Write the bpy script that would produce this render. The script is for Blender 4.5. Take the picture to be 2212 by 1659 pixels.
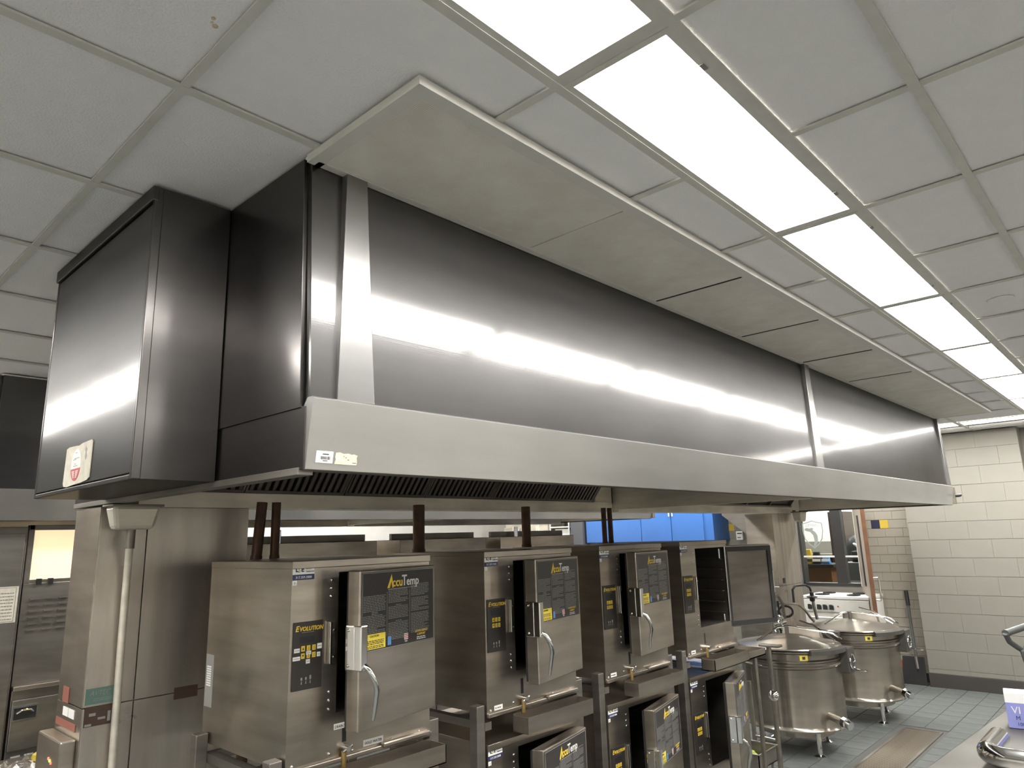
import bpy, bmesh, math, random
from mathutils import Matrix, Vector
random.seed(7)
for o in list(bpy.data.objects): bpy.data.objects.remove(o)
SC = bpy.context.scene
COL = SC.collection
PI = math.pi
# ------------------------------------------------------------------ camera
CR = ((0.73139555, 0.6813273, -0.02921765), (0.16674694, -0.13712844, 0.97641756), (-0.66125336, 0.71901941, 0.21390437))
CC = Vector((0.89200976, -1.15510563, 1.79549652))
FPX = 1508.83
cd = bpy.data.cameras.new('camera'); cam = bpy.data.objects.new('camera', cd); COL.objects.link(cam)
cd.sensor_fit = 'HORIZONTAL'; cd.sensor_width = 36.0; cd.lens = 36.0 * FPX / 2212.0; cd.clip_end = 60; cd.clip_start = .05
m = Matrix.Identity(4)
for i in range(3):
    m[i][0] = CR[0][i]; m[i][1] = CR[1][i]; m[i][2] = -CR[2][i]; m[i][3] = CC[i]
cam.matrix_world = m
SC.camera = cam
# ------------------------------------------------------------------ world, exposure
w = bpy.data.worlds.new('world'); SC.world = w; w.use_nodes = True
w.node_tree.nodes['Background'].inputs[0].default_value = (.9, .93, 1, 1)
w.node_tree.nodes['Background'].inputs[1].default_value = .02
SC.view_settings.view_transform = 'Standard'; SC.view_settings.look = 'None'
SC.view_settings.gamma = 1.0; SC.view_settings.use_curve_mapping = False
SC.view_settings.exposure = 2.32
LAMP = 7.5            # brightness of the fluorescent lenses
# ------------------------------------------------------------------ materials
def newmat(name):
    mt = bpy.data.materials.new(name); mt.use_nodes = True
    nt = mt.node_tree; return mt, nt, nt.nodes['Principled BSDF']
def nd(nt, typ, **kw):
    n = nt.nodes.new(typ)
    for k, v in kw.items(): setattr(n, k, v)
    return n
def coords(nt, scale=(1, 1, 1)):
    tc = nd(nt, 'ShaderNodeTexCoord'); mp = nd(nt, 'ShaderNodeMapping')
    mp.inputs['Scale'].default_value = scale
    nt.links.new(tc.outputs['Object'], mp.inputs['Vector']); return mp.outputs[0]
def ramp(nt, fac, stops):
    r = nd(nt, 'ShaderNodeValToRGB'); e = r.color_ramp.elements
    while len(e) < len(stops): e.new(.5)
    for el, (p, c) in zip(e, stops): el.position = p; el.color = (*c, 1) if len(c) == 3 else c
    nt.links.new(fac, r.inputs[0]); return r.outputs[0]
def plain(name, col, rough=.5, metal=0, var=.06, nscale=6, bump=0, bscale=200, spec=None):
    mt, nt, b = newmat(name)
    v = coords(nt); n = nd(nt, 'ShaderNodeTexNoise'); n.inputs['Scale'].default_value = nscale; n.inputs['Detail'].default_value = 4
    nt.links.new(v, n.inputs['Vector'])
    lo = tuple(max(0, c * (1 - var)) for c in col); hi = tuple(min(1, c * (1 + var)) for c in col)
    nt.links.new(ramp(nt, n.outputs['Fac'], [(.3, lo), (.7, hi)]), b.inputs['Base Color'])
    b.inputs['Roughness'].default_value = rough; b.inputs['Metallic'].default_value = metal
    if spec is not None: b.inputs['Specular IOR Level'].default_value = spec
    if bump:
        n2 = nd(nt, 'ShaderNodeTexNoise'); n2.inputs['Scale'].default_value = bscale; n2.inputs['Detail'].default_value = 2
        nt.links.new(v, n2.inputs['Vector'])
        bp = nd(nt, 'ShaderNodeBump'); bp.inputs['Strength'].default_value = bump; bp.inputs['Distance'].default_value = .002
        nt.links.new(n2.outputs['Fac'], bp.inputs['Height']); nt.links.new(bp.outputs[0], b.inputs['Normal'])
    return mt
def steel(name, col=(.5, .49, .47), rough=.28, dirn='h', aniso=.5, var=.12, brush=.05, sharp=.35, broad=.55, wave=.0):
    """brushed stainless; dirn: h = grain along the horizontal, v = grain along the vertical"""
    mt, nt, b = newmat(name)
    sc = (1.5, 1.5, 320) if dirn == 'h' else (320, 320, 1.5)
    n = nd(nt, 'ShaderNodeTexNoise'); n.inputs['Scale'].default_value = 1; n.inputs['Detail'].default_value = 3
    nt.links.new(coords(nt, sc), n.inputs['Vector'])
    n2 = nd(nt, 'ShaderNodeTexNoise'); n2.inputs['Scale'].default_value = 2.2; n2.inputs['Detail'].default_value = 5
    nt.links.new(coords(nt), n2.inputs['Vector'])
    lo = tuple(c * (1 - var) for c in col); hi = tuple(min(1, c * (1 + var)) for c in col)
    n3 = nd(nt, 'ShaderNodeTexNoise'); n3.inputs['Scale'].default_value = 1; n3.inputs['Detail'].default_value = 3
    nt.links.new(coords(nt, (2.2, 2.2, 16) if dirn == 'h' else (16, 16, 2.2)), n3.inputs['Vector'])
    av = nd(nt, 'ShaderNodeMath', operation='ADD'); nt.links.new(n2.outputs['Fac'], av.inputs[0]); nt.links.new(n3.outputs['Fac'], av.inputs[1])
    hf = nd(nt, 'ShaderNodeMath', operation='MULTIPLY'); hf.inputs[1].default_value = .5; nt.links.new(av.outputs[0], hf.inputs[0])
    nt.links.new(ramp(nt, hf.outputs[0], [(.38, lo), (.62, hi)]), b.inputs['Base Color'])
    # two lobes: the worn brushed skin (broad) and the polished metal between the scratches (sharp)
    b.inputs['Roughness'].default_value = broad
    mr = nd(nt, 'ShaderNodeMapRange'); mr.inputs['To Min'].default_value = rough * .85; mr.inputs['To Max'].default_value = rough * 1.2
    nt.links.new(n2.outputs['Fac'], mr.inputs['Value'])
    gl = nd(nt, 'ShaderNodeBsdfAnisotropic'); nt.links.new(mr.outputs[0], gl.inputs['Roughness']); gl.inputs['Anisotropy'].default_value = aniso
    nt.links.new(b.inputs['Base Color'].links[0].from_socket, gl.inputs['Color'])
    mx = nd(nt, 'ShaderNodeMixShader'); mx.inputs[0].default_value = sharp
    nt.links.new(b.outputs[0], mx.inputs[1]); nt.links.new(gl.outputs[0], mx.inputs[2]); nt.links.new(mx.outputs[0], nt.nodes['Material Output'].inputs[0])
    bp = nd(nt, 'ShaderNodeBump'); bp.inputs['Strength'].default_value = brush; bp.inputs['Distance'].default_value = .001
    nt.links.new(n.outputs['Fac'], bp.inputs['Height'])
    b2 = nd(nt, 'ShaderNodeBump'); b2.inputs['Strength'].default_value = wave; b2.inputs['Distance'].default_value = .02
    nt.links.new(n3.outputs['Fac'], b2.inputs['Height']); nt.links.new(b2.outputs[0], bp.inputs['Normal'])
    nt.links.new(bp.outputs[0], b.inputs['Normal']); nt.links.new(bp.outputs[0], gl.inputs['Normal'])
    b.inputs['Metallic'].default_value = 1
    b.inputs['Anisotropic'].default_value = aniso
    tg = nd(nt, 'ShaderNodeTangent'); tg.direction_type = 'RADIAL'; tg.axis = 'Z'
    nt.links.new(tg.outputs[0], b.inputs['Tangent']); nt.links.new(tg.outputs[0], gl.inputs['Tangent'])
    if dirn == 'v': b.inputs['Anisotropic Rotation'].default_value = .25; gl.inputs['Rotation'].default_value = .25
    return mt
def glow(name, col, strength):
    mt, nt, b = newmat(name)
    b.inputs['Base Color'].default_value = (*col, 1)
    b.inputs['Emission Color'].default_value = (*col, 1); b.inputs['Emission Strength'].default_value = strength
    b.inputs['Roughness'].default_value = .6
    return mt
def glassmat(name, tint=(.93, .96, .95)):
    mt, nt, b = newmat(name)
    tr = nd(nt, 'ShaderNodeBsdfTransparent'); tr.inputs[0].default_value = (*tint, 1)
    gl = nd(nt, 'ShaderNodeBsdfGlossy'); gl.inputs['Roughness'].default_value = .03
    fr = nd(nt, 'ShaderNodeFresnel'); fr.inputs[0].default_value = 1.45
    mx = nd(nt, 'ShaderNodeMixShader'); nt.links.new(fr.outputs[0], mx.inputs[0]); nt.links.new(tr.outputs[0], mx.inputs[1]); nt.links.new(gl.outputs[0], mx.inputs[2])
    nt.links.new(mx.outputs[0], nt.nodes['Material Output'].inputs[0]); return mt
M = {}
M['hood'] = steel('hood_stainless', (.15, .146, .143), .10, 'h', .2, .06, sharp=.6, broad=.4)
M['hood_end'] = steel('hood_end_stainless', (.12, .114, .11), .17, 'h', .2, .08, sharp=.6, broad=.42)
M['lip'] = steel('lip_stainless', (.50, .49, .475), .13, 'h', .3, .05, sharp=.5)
M['pilaster'] = steel('pilaster_stainless', (.30, .296, .288), .2, 'h', .3, .06, sharp=.65)
M['steel'] = steel('stainless', (.46, .415, .36), .2, 'h', .5, .22, sharp=.65, broad=.5, wave=.05)
M['steel_v'] = steel('stainless_column', (.56, .52, .47), .28, 'v', .3, .12, sharp=.5)
M['steel_d'] = steel('stainless_dull', (.28, .26, .235), .38, 'h', .3, .2)
M['kettle'] = steel('kettle_stainless', (.37, .34, .297), .17, 'h', .6, .15, sharp=.7, wave=.03)
M['liner'] = steel('hood_liner', (.82, .775, .69), .42, 'h', .1, .15, sharp=.2, broad=.7)
M['filter'] = steel('filter_metal', (.22, .20, .185), .4, 'h', 0, .2)
M['table'] = steel('table_stainless', (.155, .149, .134), .3, 'h', .3, .2, sharp=.25)
M['grate'] = steel('grate_metal', (.42, .375, .315), .35, 'h', 0, .2, sharp=.2)
M['guard'] = plain('dull_grey_guard', (.10, .095, .085), .5, .5)
M['chrome'] = plain('chrome', (.75, .75, .74), .08, 1, .03)
M['bolt'] = plain('bolt_steel', (.7, .69, .66), .2, 1, .03)
M['brass'] = plain('brass', (.62, .45, .18), .3, 1, .1)
M['copper'] = plain('dark_copper_pipe', (.085, .048, .032), .45, .6, .35, 14)
M['black'] = plain('black_plastic', (.02, .02, .021), .45)
M['placard'] = plain('placard_film', (.032, .028, .026), .3, 0, .05)
M['gasket'] = plain('gasket_rubber', (.018, .017, .016), .6)
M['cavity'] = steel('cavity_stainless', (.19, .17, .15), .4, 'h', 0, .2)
M['yellow'] = plain('yellow_print', (.80, .56, .05), .5)
M['cautiony'] = plain('yellow_label', (.82, .66, .07), .5)
M['white'] = plain('white_print', (.72, .71, .68), .5, 0, .03)
M['grey'] = plain('grey_print', (.27, .265, .25), .5, 0, .03)
M['navy'] = plain('navy_print', (.03, .035, .10), .5)
M['green'] = plain('green_print', (.36, .42, .06), .5)
M['bluep'] = plain('blue_print', (.10, .28, .62), .5)
M['redp'] = plain('red_print', (.50, .05, .04), .55)
M['redd'] = plain('faded_red_print', (.27, .095, .065), .6)
M['teal'] = plain('teal_print', (.10, .18, .15), .5)
M['paper'] = plain('aged_paper', (.62, .58, .48), .8, 0, .12, 30)
M['torn'] = plain('torn_paper', (.66, .57, .42), .85, 0, .15, 60)
M['tagw'] = plain('white_tag', (.80, .79, .76), .6, 0, .02)
M['tile'] = plain('ceiling_tile', (.905, .895, .90), .95, 0, .014, 14, 1.0, 170, .1)
M['tee'] = plain('ceiling_tee_paint', (.66, .645, .595), .55, 0, .04, 20)
M['plenum'] = plain('ceiling_backing', (.55, .54, .52), .95)
M['whitepaint'] = plain('white_enamel', (.76, .75, .71), .45, 0, .02)
M['block'] = plain('painted_block', (.235, .222, .19), .6, 0, .03, 5, .35, 90)
M['mortar'] = plain('painted_mortar', (.225, .212, .18), .8)
M['gblock'] = plain('glazed_block', (.33, .305, .255), .4, 0, .05, 9, .15, 120)
M['gnavy'] = plain('navy_glazed_block', (.025, .028, .06), .4)
M['gyellow'] = plain('yellow_glazed_block', (.58, .42, .06), .4)
M['base'] = plain('dark_cove_base', (.055, .05, .045), .5)
M['floort'] = plain('quarry_tile', (.12, .13, .125), .5, 0, .14, 9, .25, 160)
M['grout'] = plain('grout', (.11, .11, .10), .9)
M['wallp'] = plain('cream_wall_paint', (.80, .77, .70), .7, 0, .03)
M['wallw'] = plain('white_wall_paint', (.78, .76, .70), .7, 0, .03)
M['blue'] = plain('blue_laminate', (.05, .15, .42), .4, 0, .03)
M['wood'] = plain('door_edge_wood', (.20, .095, .05), .5, 0, .2, 8)
M['brown'] = plain('dark_brown_paint', (.06, .035, .025), .5)
M['orange'] = plain('cabinet_maple', (.42, .19, .06), .5, 0, .1)
M['bronze'] = plain('dark_bronze_frame', (.03, .028, .027), .45)
M['steeldoor'] = plain('taupe_door_paint', (.34, .29, .235), .5, 0, .04)
M['bag'] = plain('black_bag', (.03, .03, .033), .5)
M['glovel'] = plain('lavender_card', (.25, .27, .60), .55)
M['glovew'] = plain('white_card', (.78, .78, .78), .55)
M['handleg'] = plain('grey_handle_plastic', (.085, .09, .085), .5)
M['foil'] = plain('crumpled_foil', (.62, .58, .52), .25, 1, .3, 40, 1.0, 60)
M['yelcloth'] = plain('yellow_rubber', (.55, .42, .05), .6, 0, .2, 30)
M['appliance'] = plain('white_appliance', (.72, .70, .64), .35)
M['lens'] = glow('fluorescent_lens', (1.0, .98, .95), LAMP)
M['litpanel'] = glow('lit_backsplash', (1.0, .80, .50), .16)
M['led_g'] = glow('green_led', (.4, 1, .1), .5)
M['led_r'] = glow('red_led', (1, .15, .1), .4)
M['glass'] = glassmat('window_glass')
M['etch'] = plain('etched_print', (.30, .33, .31), .7)
def perf():
    mt, nt, b = newmat('perforated_panel')
    v = coords(nt)
    vo = nd(nt, 'ShaderNodeTexVoronoi'); vo.inputs['Scale'].default_value = 190; vo.inputs['Randomness'].default_value = .0
    nt.links.new(v, vo.inputs['Vector'])
    dots = ramp(nt, vo.outputs['Distance'], [(.26, (.42, .40, .37)), (.36, (1, 1, 1))])
    n = nd(nt, 'ShaderNodeTexNoise'); n.inputs['Scale'].default_value = 3.2; n.inputs['Detail'].default_value = 6; n.inputs['Roughness'].default_value = .65
    nt.links.new(v, n.inputs['Vector'])
    basec = ramp(nt, n.outputs['Fac'], [(.32, (.70, .65, .56)), (.62, (.86, .83, .77))])
    mx = nd(nt, 'ShaderNodeMix', data_type='RGBA', blend_type='MULTIPLY'); mx.inputs[0].default_value = .45
    nt.links.new(basec, mx.inputs[6]); nt.links.new(dots, mx.inputs[7])
    nt.links.new(mx.outputs[2], b.inputs['Base Color']); b.inputs['Roughness'].default_value = .6
    return mt
M['perf'] = perf()
# ------------------------------------------------------------------ mesh builder
class MB:
    def __init__(s): s.v = []; s.f = []; s.sm = []
    def face(s, idx, smooth=False): s.f.append(idx); s.sm.append(smooth)
    def poly(s, pts, smooth=False):
        n = len(s.v); s.v += [tuple(p) for p in pts]; s.face(list(range(n, n + len(pts))), smooth); return s
    def box(s, lo, hi):
        x0, y0, z0 = lo; x1, y1, z1 = hi; n = len(s.v)
        s.v += [(x0, y0, z0), (x1, y0, z0), (x1, y1, z0), (x0, y1, z0), (x0, y0, z1), (x1, y0, z1), (x1, y1, z1), (x0, y1, z1)]
        for q in ((3, 2, 1, 0), (4, 5, 6, 7), (0, 1, 5, 4), (1, 2, 6, 5), (2, 3, 7, 6), (3, 0, 4, 7)): s.face([n + i for i in q])
        return s
    def hexa(s, p):     # 8 points, bottom ring then top ring (ccw from above)
        n = len(s.v); s.v += [tuple(a) for a in p]
        for q in ((3, 2, 1, 0), (4, 5, 6, 7), (0, 1, 5, 4), (1, 2, 6, 5), (2, 3, 7, 6), (3, 0, 4, 7)): s.face([n + i for i in q])
        return s
    def prism(s, poly, axis, a, b):   # 2D polygon extruded along axis (0,1,2)
        n = len(s.v); k = len(poly)
        def P(u, w, t): return ((t, u, w), (u, t, w), (u, w, t))[axis]
        s.v += [P(u, w, a) for u, w in poly] + [P(u, w, b) for u, w in poly]
        s.face(list(range(n + k - 1, n - 1, -1))); s.face(list(range(n + k, n + 2 * k)))
        for i in range(k):
            j = (i + 1) % k; s.face([n + i, n + j, n + k + j, n + k + i])
        return s
    def tube(s, path, r, n=10, cap=True, radii=None):
        P = [Vector(p) for p in path]; base = len(s.v); up = None
        for i, p in enumerate(P):
            d = (P[min(i + 1, len(P) - 1)] - P[max(i - 1, 0)]).normalized()
            if up is None:
                up = Vector((0, 0, 1)) if abs(d.z) < .9 else Vector((1, 0, 0))
            a = (up - d * up.dot(d)).normalized(); b = d.cross(a); up = a
            rr = radii[i] if radii else r
            for k in range(n):
                t = 2 * PI * k / n; q = p + a * math.cos(t) * rr + b * math.sin(t) * rr; s.v.append(tuple(q))
        for i in range(len(P) - 1):
            for k in range(n):
                k2 = (k + 1) % n
                s.face([base + i * n + k, base + i * n + k2, base + (i + 1) * n + k2, base + (i + 1) * n + k], True)
        if cap:
            s.face([base + k for k in range(n - 1, -1, -1)]); s.face([base + (len(P) - 1) * n + k for k in range(n)])
        return s
    def cyl(s, a, b, r, n=16): return s.tube([a, b], r, n)
    def lathe(s, prof, n=32, c=(0, 0, 0)):   # prof list of (r,z) from bottom axis to top axis
        base = len(s.v)
        for r, z in prof:
            for k in range(n):
                t = 2 * PI * k / n; s.v.append((c[0] + r * math.cos(t), c[1] + r * math.sin(t), c[2] + z))
        for i in range(len(prof) - 1):
            for k in range(n):
                k2 = (k + 1) % n; s.face([base + i * n + k, base + i * n + k2, base + (i + 1) * n + k2, base + (i + 1) * n + k], True)
        s.face([base + k for k in range(n - 1, -1, -1)]); s.face([base + (len(prof) - 1) * n + k for k in range(n)])
        return s
    def mesh(s, name, mat, bevel=0, angle=40):
        me = bpy.data.meshes.new(name); me.from_pydata(s.v, [], s.f)
        me.polygons.foreach_set('use_smooth', s.sm)
        if bevel:
            bm = bmesh.new(); bm.from_mesh(me)
            bmesh.ops.remove_doubles(bm, verts=bm.verts, dist=1e-6)
            ed = [e for e in bm.edges if len(e.link_faces) == 2 and e.calc_face_angle(0) > .6]
            bmesh.ops.bevel(bm, geom=ed, offset=bevel, segments=2, affect='EDGES', profile=.5, clamp_overlap=True)
            bm.to_mesh(me); bm.free()
        if any(s.sm): me.set_sharp_from_angle(angle=math.radians(angle))
        me.materials.append(M[mat] if isinstance(mat, str) else mat); me.update()
        return me
def put(name, me, parent=None, loc=(0, 0, 0), rot=(0, 0, 0)):
    o = bpy.data.objects.new(name, me); COL.objects.link(o); o.location = loc; o.rotation_euler = rot
    if parent: o.parent = parent
    return o
def tag(o, label, cat=None, group=None, kind=None):
    if label: o['label'] = label
    if cat: o['category'] = cat
    if group: o['group'] = group
    if kind: o['kind'] = kind
    return o
def thing(name, loc, label, cat, group=None, rz=0):
    o = put(name, None, None, loc, (0, 0, rz)); o.empty_display_size = .1
    return tag(o, label, cat, group)
def part(name, mb, mat, parent, bevel=0, loc=(0, 0, 0), rot=(0, 0, 0), label=None):
    o = put(name, mb.mesh(name, mat, bevel), parent, loc, rot)
    if label: o['label'] = label
    return o
def bx(name, lo, hi, mat, parent, bevel=0, label=None): return part(name, MB().box(lo, hi), mat, parent, bevel, label=label)
def struct(name, mb, mat, bevel=0, label=None):
    o = put(name, mb.mesh(name, mat, bevel)); o['kind'] = 'structure'
    if label: o['label'] = label
    return o
def dup(o, parent=None):
    c = o.copy(); COL.objects.link(c); c.parent = parent
    for ch in list(o.children): dup(ch, c)
    return c
_dg = None
def text_mb(txt, size, origin, right, up, mat, align='LEFT', shear=0, depth=.0004, bold=0, sx=1.0):
    """lettering as a real thin mesh; returns mesh"""
    cu = bpy.data.curves.new('t', 'FONT'); cu.body = txt; cu.size = size; cu.align_x = align; cu.shear = shear
    cu.extrude = depth; cu.offset = bold; cu.resolution_u = 2
    ob = bpy.data.objects.new('t', cu); COL.objects.link(ob)
    dg = bpy.context.evaluated_depsgraph_get()
    me = bpy.data.meshes.new_from_object(ob.evaluated_get(dg))
    bpy.data.objects.remove(ob); bpy.data.curves.remove(cu)
    r = Vector(right); u = Vector(up); n = r.cross(u); o = Vector(origin)
    for v in me.vertices:
        c = v.co.copy(); v.co = o + r * c.x * sx + u * c.y + n * (c.z + depth)
    me.materials.clear(); me.materials.append(M[mat]); return me
YX = ((0, 1, 0), (0, 0, 1))   # right, up for a face looking to +x
XY = ((1, 0, 0), (0, 0, 1))   # right, up for a face looking to -y
def lines_mb(x, rows, h=.0022):
    """print lines on a +x face: rows of (y0,y1,z); each broken up into words"""
    mb = MB()
    for y0, y1, z in rows:
        y = y0
        while y < y1 - .002:
            e = min(y1, y + random.uniform(.006, .016)); mb.poly([(x, y, z), (x, e, z), (x, e, z + h), (x, y, z + h)]); y = e + .0022
    return mb
def infov(p, mg=1.25):
    d = Vector(p) - CC
    z = sum(CR[2][i] * d[i] for i in range(3))
    if z < .3: return False
    x = FPX * sum(CR[0][i] * d[i] for i in range(3)) / z; y = FPX * sum(CR[1][i] * d[i] for i in range(3)) / z
    return abs(x) < 1106 * mg and abs(y) < 830 * mg
ZC = 2.825; G = .6096
# ================================================================== STRUCTURE
# ---- ceiling
ceil = struct('ceiling', MB().box((-8.2, -5, ZC + .03), (4.6, 8.6, ZC + .09)), 'plenum')
xe = [G * i for i in range(-13, 1)] + [G * .5] + [G * i for i in range(1, 8)]
ye = [G * i for i in range(-8, 15)]
tcache = {}
for i in range(len(xe) - 1):
    if xe[i] == 0: continue
    for j in range(len(ye) - 1):
        cx, cy = (xe[i] + xe[i + 1]) / 2, (ye[j] + ye[j + 1]) / 2
        if j == 12 + 8 and -3.1 < cx < 2: continue
        if not any(infov((xx, yy, ZC), 1.12) for xx in (xe[i], cx, xe[i + 1]) for yy in (ye[j], cy, ye[j + 1])): continue
        if -2.3 < cx < -.7 and .1 < cy < 6.4: continue
        if cx < -2.4 and cy > 1.5: continue
        sx = round(xe[i + 1] - xe[i], 3)
        if sx not in tcache:
            a, b = sx / 2 - .0045, G / 2 - .0045
            tcache[sx] = MB().box((-a, -b, 0), (a, b, .018)).mesh('ceiling_tile', 'tile')
        put('ceiling_tile', tcache[sx], ceil, (cx + random.uniform(-.001, .001), cy, ZC + .006 + random.uniform(0, .002)))
TW = .012
for x_, y_, r_ in ((-.353, -.655, .0045), (-.372, -.643, .006), (-.366, -.652, .003)):
    part('speck', MB().lathe([(.001, -.0012), (r_, -.001), (r_, .002)], 7, (x_, y_, ZC + .006)), 'torn', ceil)
for x in xe:
    if x > 2.5 or x < -6.2: continue
    bx('tee', (x - TW, -2.5, ZC - .003), (x + TW, 8.5, ZC + .003), 'tee', ceil)
for k, y in enumerate(ye):
    if y < -2.5 or y > 8.5: continue
    for a, b in ((-6.1, -TW), (.3048 + TW, 2.45)):
        bx('tee', (a, y - TW * .9, ZC - .0024), (b, y + TW * .9, ZC + .0026), 'tee', ceil)
for k in range(-2, 6):
    bx('tee', (TW, k * 1.2192 - TW * .9, ZC + .0006), (.3048 - TW, k * 1.2192 + TW * .9, ZC + .0095), 'tee', ceil)
# ---- floor
floor = struct('floor', MB().box((-8.2, -5, -.12), (4.6, 12.6, -.006)), 'grout')
FT = .2
fm = MB().box((-FT / 2 + .003, -FT / 2 + .003, -.012), (FT / 2 - .003, FT / 2 - .003, 0)).mesh('floor_tile', 'floort', .0015)
nb = 0; rest = MB()
for i in range(-40, 23):
    for j in range(-24, 43):
        c = (i * FT + .02, j * FT + .06)
        if -1.24 < c[0] < -.86 and 2 < c[1] < 6.3: continue
        if infov((c[0], c[1], 0), 1.06) and c[0] < .2 and c[0] > -2.4 and c[1] > 4.3 and nb < 295:
            put('floor_tile', fm, floor, (c[0], c[1], random.uniform(-.0008, .0008))); nb += 1
        else:
            rest.poly([(c[0] - .097, c[1] - .097, 0), (c[0] + .097, c[1] - .097, 0), (c[0] + .097, c[1] + .097, 0), (c[0] - .097, c[1] + .097, 0)])
fr = part('floor_tiling', rest, 'floort', floor); fr['kind'] = 'stuff'
# ---- painted block pier on the far right
PX0, PX1, PY = -1.44, -.22, 8.25
pier = struct('wall_pier', MB().box((PX0 + .004, PY + .006, .14), (PX1, 8.62, ZC)), 'mortar', label='cream painted block pier beside the dark recess')
def courses(par, x0, x1, y, z0, z1, h, wd, mat, off, th=.012, special=None, gap=.002, bev=.002):
    cache = {}
    k = 0; z = z0
    while z < z1 - .02:
        ztop = min(z + h, z1); x = x0 - (off if k % 2 else 0); 
        while x < x1 - .01:
            a, b = max(x, x0), min(x + wd, x1)
            if b - a > .02:
                key = (round(b - a, 3), round(ztop - z, 3), special(a, z) if special else mat)
                mt = key[2]
                if key not in cache:
                    hw, hh = (b - a) / 2 - gap * .25, (ztop - z) / 2 - gap
                    cache[key] = MB().box((-hw, 0, -hh), (hw, th, hh)).mesh('block', mt, bev)
                put('block', cache[key], par, ((a + b) / 2, y + random.uniform(0, .0012), (z + ztop) / 2))
            x += wd
        z = ztop; k += 1
courses(pier, PX0, PX1, PY, .147, .196, .2032, .4064, 'block', .2)
courses(pier, PX0, PX1, PY, .196, ZC, .2032, .4064, 'block', .2032)
struct('baseboard_pier', MB().box((PX0 - .006, PY - .008, 0), (PX1, PY + .02, .147)).box((PX0 - .006, PY, 0), (PX0 + .02, 8.5, .147)), 'base', .004)
# ---- back wall (glazed block) with an interior window
WX0, WX1, WZ0, WZ1, WY = -2.84, -2.10, 1.06, 2.09, 8.5
wb = MB().box((-8.2, WY, 0), (WX0, WY + .12, ZC)).box((WX1, WY, 0), (4.6, WY + .12, ZC)).box((WX0, WY, 0), (WX1, WY + .12, WZ0)).box((WX0, WY, WZ1), (WX1, WY + .12, ZC))
wback = struct('wall_back', wb, 'mortar', label='grey glazed block wall behind the kettles')
def sp(a, z):
    if abs(z - 1.764) < .04:
        if -1.93 < a < -1.86: return 'gnavy'
        if -1.83 < a < -1.77: return 'gyellow'
    return 'gblock'
# the coloured course is laid with quarter blocks
zc0 = 1.764 - 16 * .1055
courses(wback, -2.06, -1.44, WY - .012, zc0, 1.764, .1055, .2, 'gblock', .1)
courses(wback, -2.06, -1.912, WY - .012, 1.764, 1.8695, .1055, .2, 'gblock', .1)
courses(wback, -1.912, -1.812, WY - .012, 1.764, 1.8695, .1055, .1, 'gnavy', 0)
courses(wback, -1.812, -1.712, WY - .012, 1.764, 1.8695, .1055, .1, 'gyellow', 0)
courses(wback, -1.712, -1.44, WY - .012, 1.764, 1.8695, .1055, .2, 'gblock', .1)
courses(wback, -2.06, -1.44, WY - .012, 1.8695, 2.60, .1055, .2, 'gblock', .1)
courses(wback, -3.96, -3.3, WY - .012, 1.47, 1.786, .1055, .2, 'block', .1)
courses(wback, -3.852, -3.742, WY - .012, 1.786, 1.888, .1055, .11, 'gyellow', 0)
courses(wback, -3.96, -3.852, WY - .012, 1.786, 1.888, .1055, .108, 'gnavy', 0)
courses(wback, -3.742, -3.3, WY - .012, 1.786, 1.888, .1055, .2, 'block', .1)
courses(wback, -3.96, -3.3, WY - .012, 1.888, 2.3, .1055, .2, 'block', .1)
struct('baseboard_back', MB().box((-2.06, WY - .02, 0), (-1.44, WY, .1)), 'base', .003)
struct('wall_right', MB().box((4.5, -5, 0), (4.6, 8.6, ZC)), 'wallp', label='cream wall on the far right side')
struct('wall_front', MB().box((-8.2, -5.1, 0), (4.6, -5, ZC)), 'wallp', label='cream wall at the near end of the kitchen')
struct('wall_left', MB().box((-8.3, -5, 0), (-8.2, 8.6, ZC)), 'wallw', label='cream wall at the far left of the kitchen')
# ---- interior window with a school crest, door leaf
win = struct('window_1', MB().box((WX0, WY - .01, WZ0), (WX1, WY + .13, WZ0 + .035)).box((WX0, WY - .01, WZ1 - .05), (WX1, WY + .13, WZ1)).box((WX0, WY - .01, WZ0), (WX0 + .03, WY + .13, WZ1)), 'bronze', .003, label='dark framed interior window with an etched crest')
bx('window_frame', (WX1 - .02, WY - .012, WZ0), (WX1, WY + .12, WZ1), 'whitepaint', win, .003, 'thin white frame edge')
bx('mullion', (-2.406, WY, WZ0 + .03), (-2.28, WY + .1, WZ1 - .04), 'bronze', win, .003)
bx('glazing_bar', (WX0 + .03, WY + .02, 1.415), (-2.406, WY + .05, 1.437), 'whitepaint', win, .002, 'thin white glazing bar')
bx('glazing_bar', (-2.28, WY + .02, 1.415), (WX1 - .02, WY + .05, 1.437), 'whitepaint', win, .002, 'thin white glazing bar')
bx('pane', (WX0 + .03, WY + .03, WZ0 + .03), (-2.406, WY + .036, WZ1 - .05), 'glass', win)
bx('pane', (-2.28, WY + .03, WZ0 + .03), (WX1 - .02, WY + .036, WZ1 - .05), 'glass', win)
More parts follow.
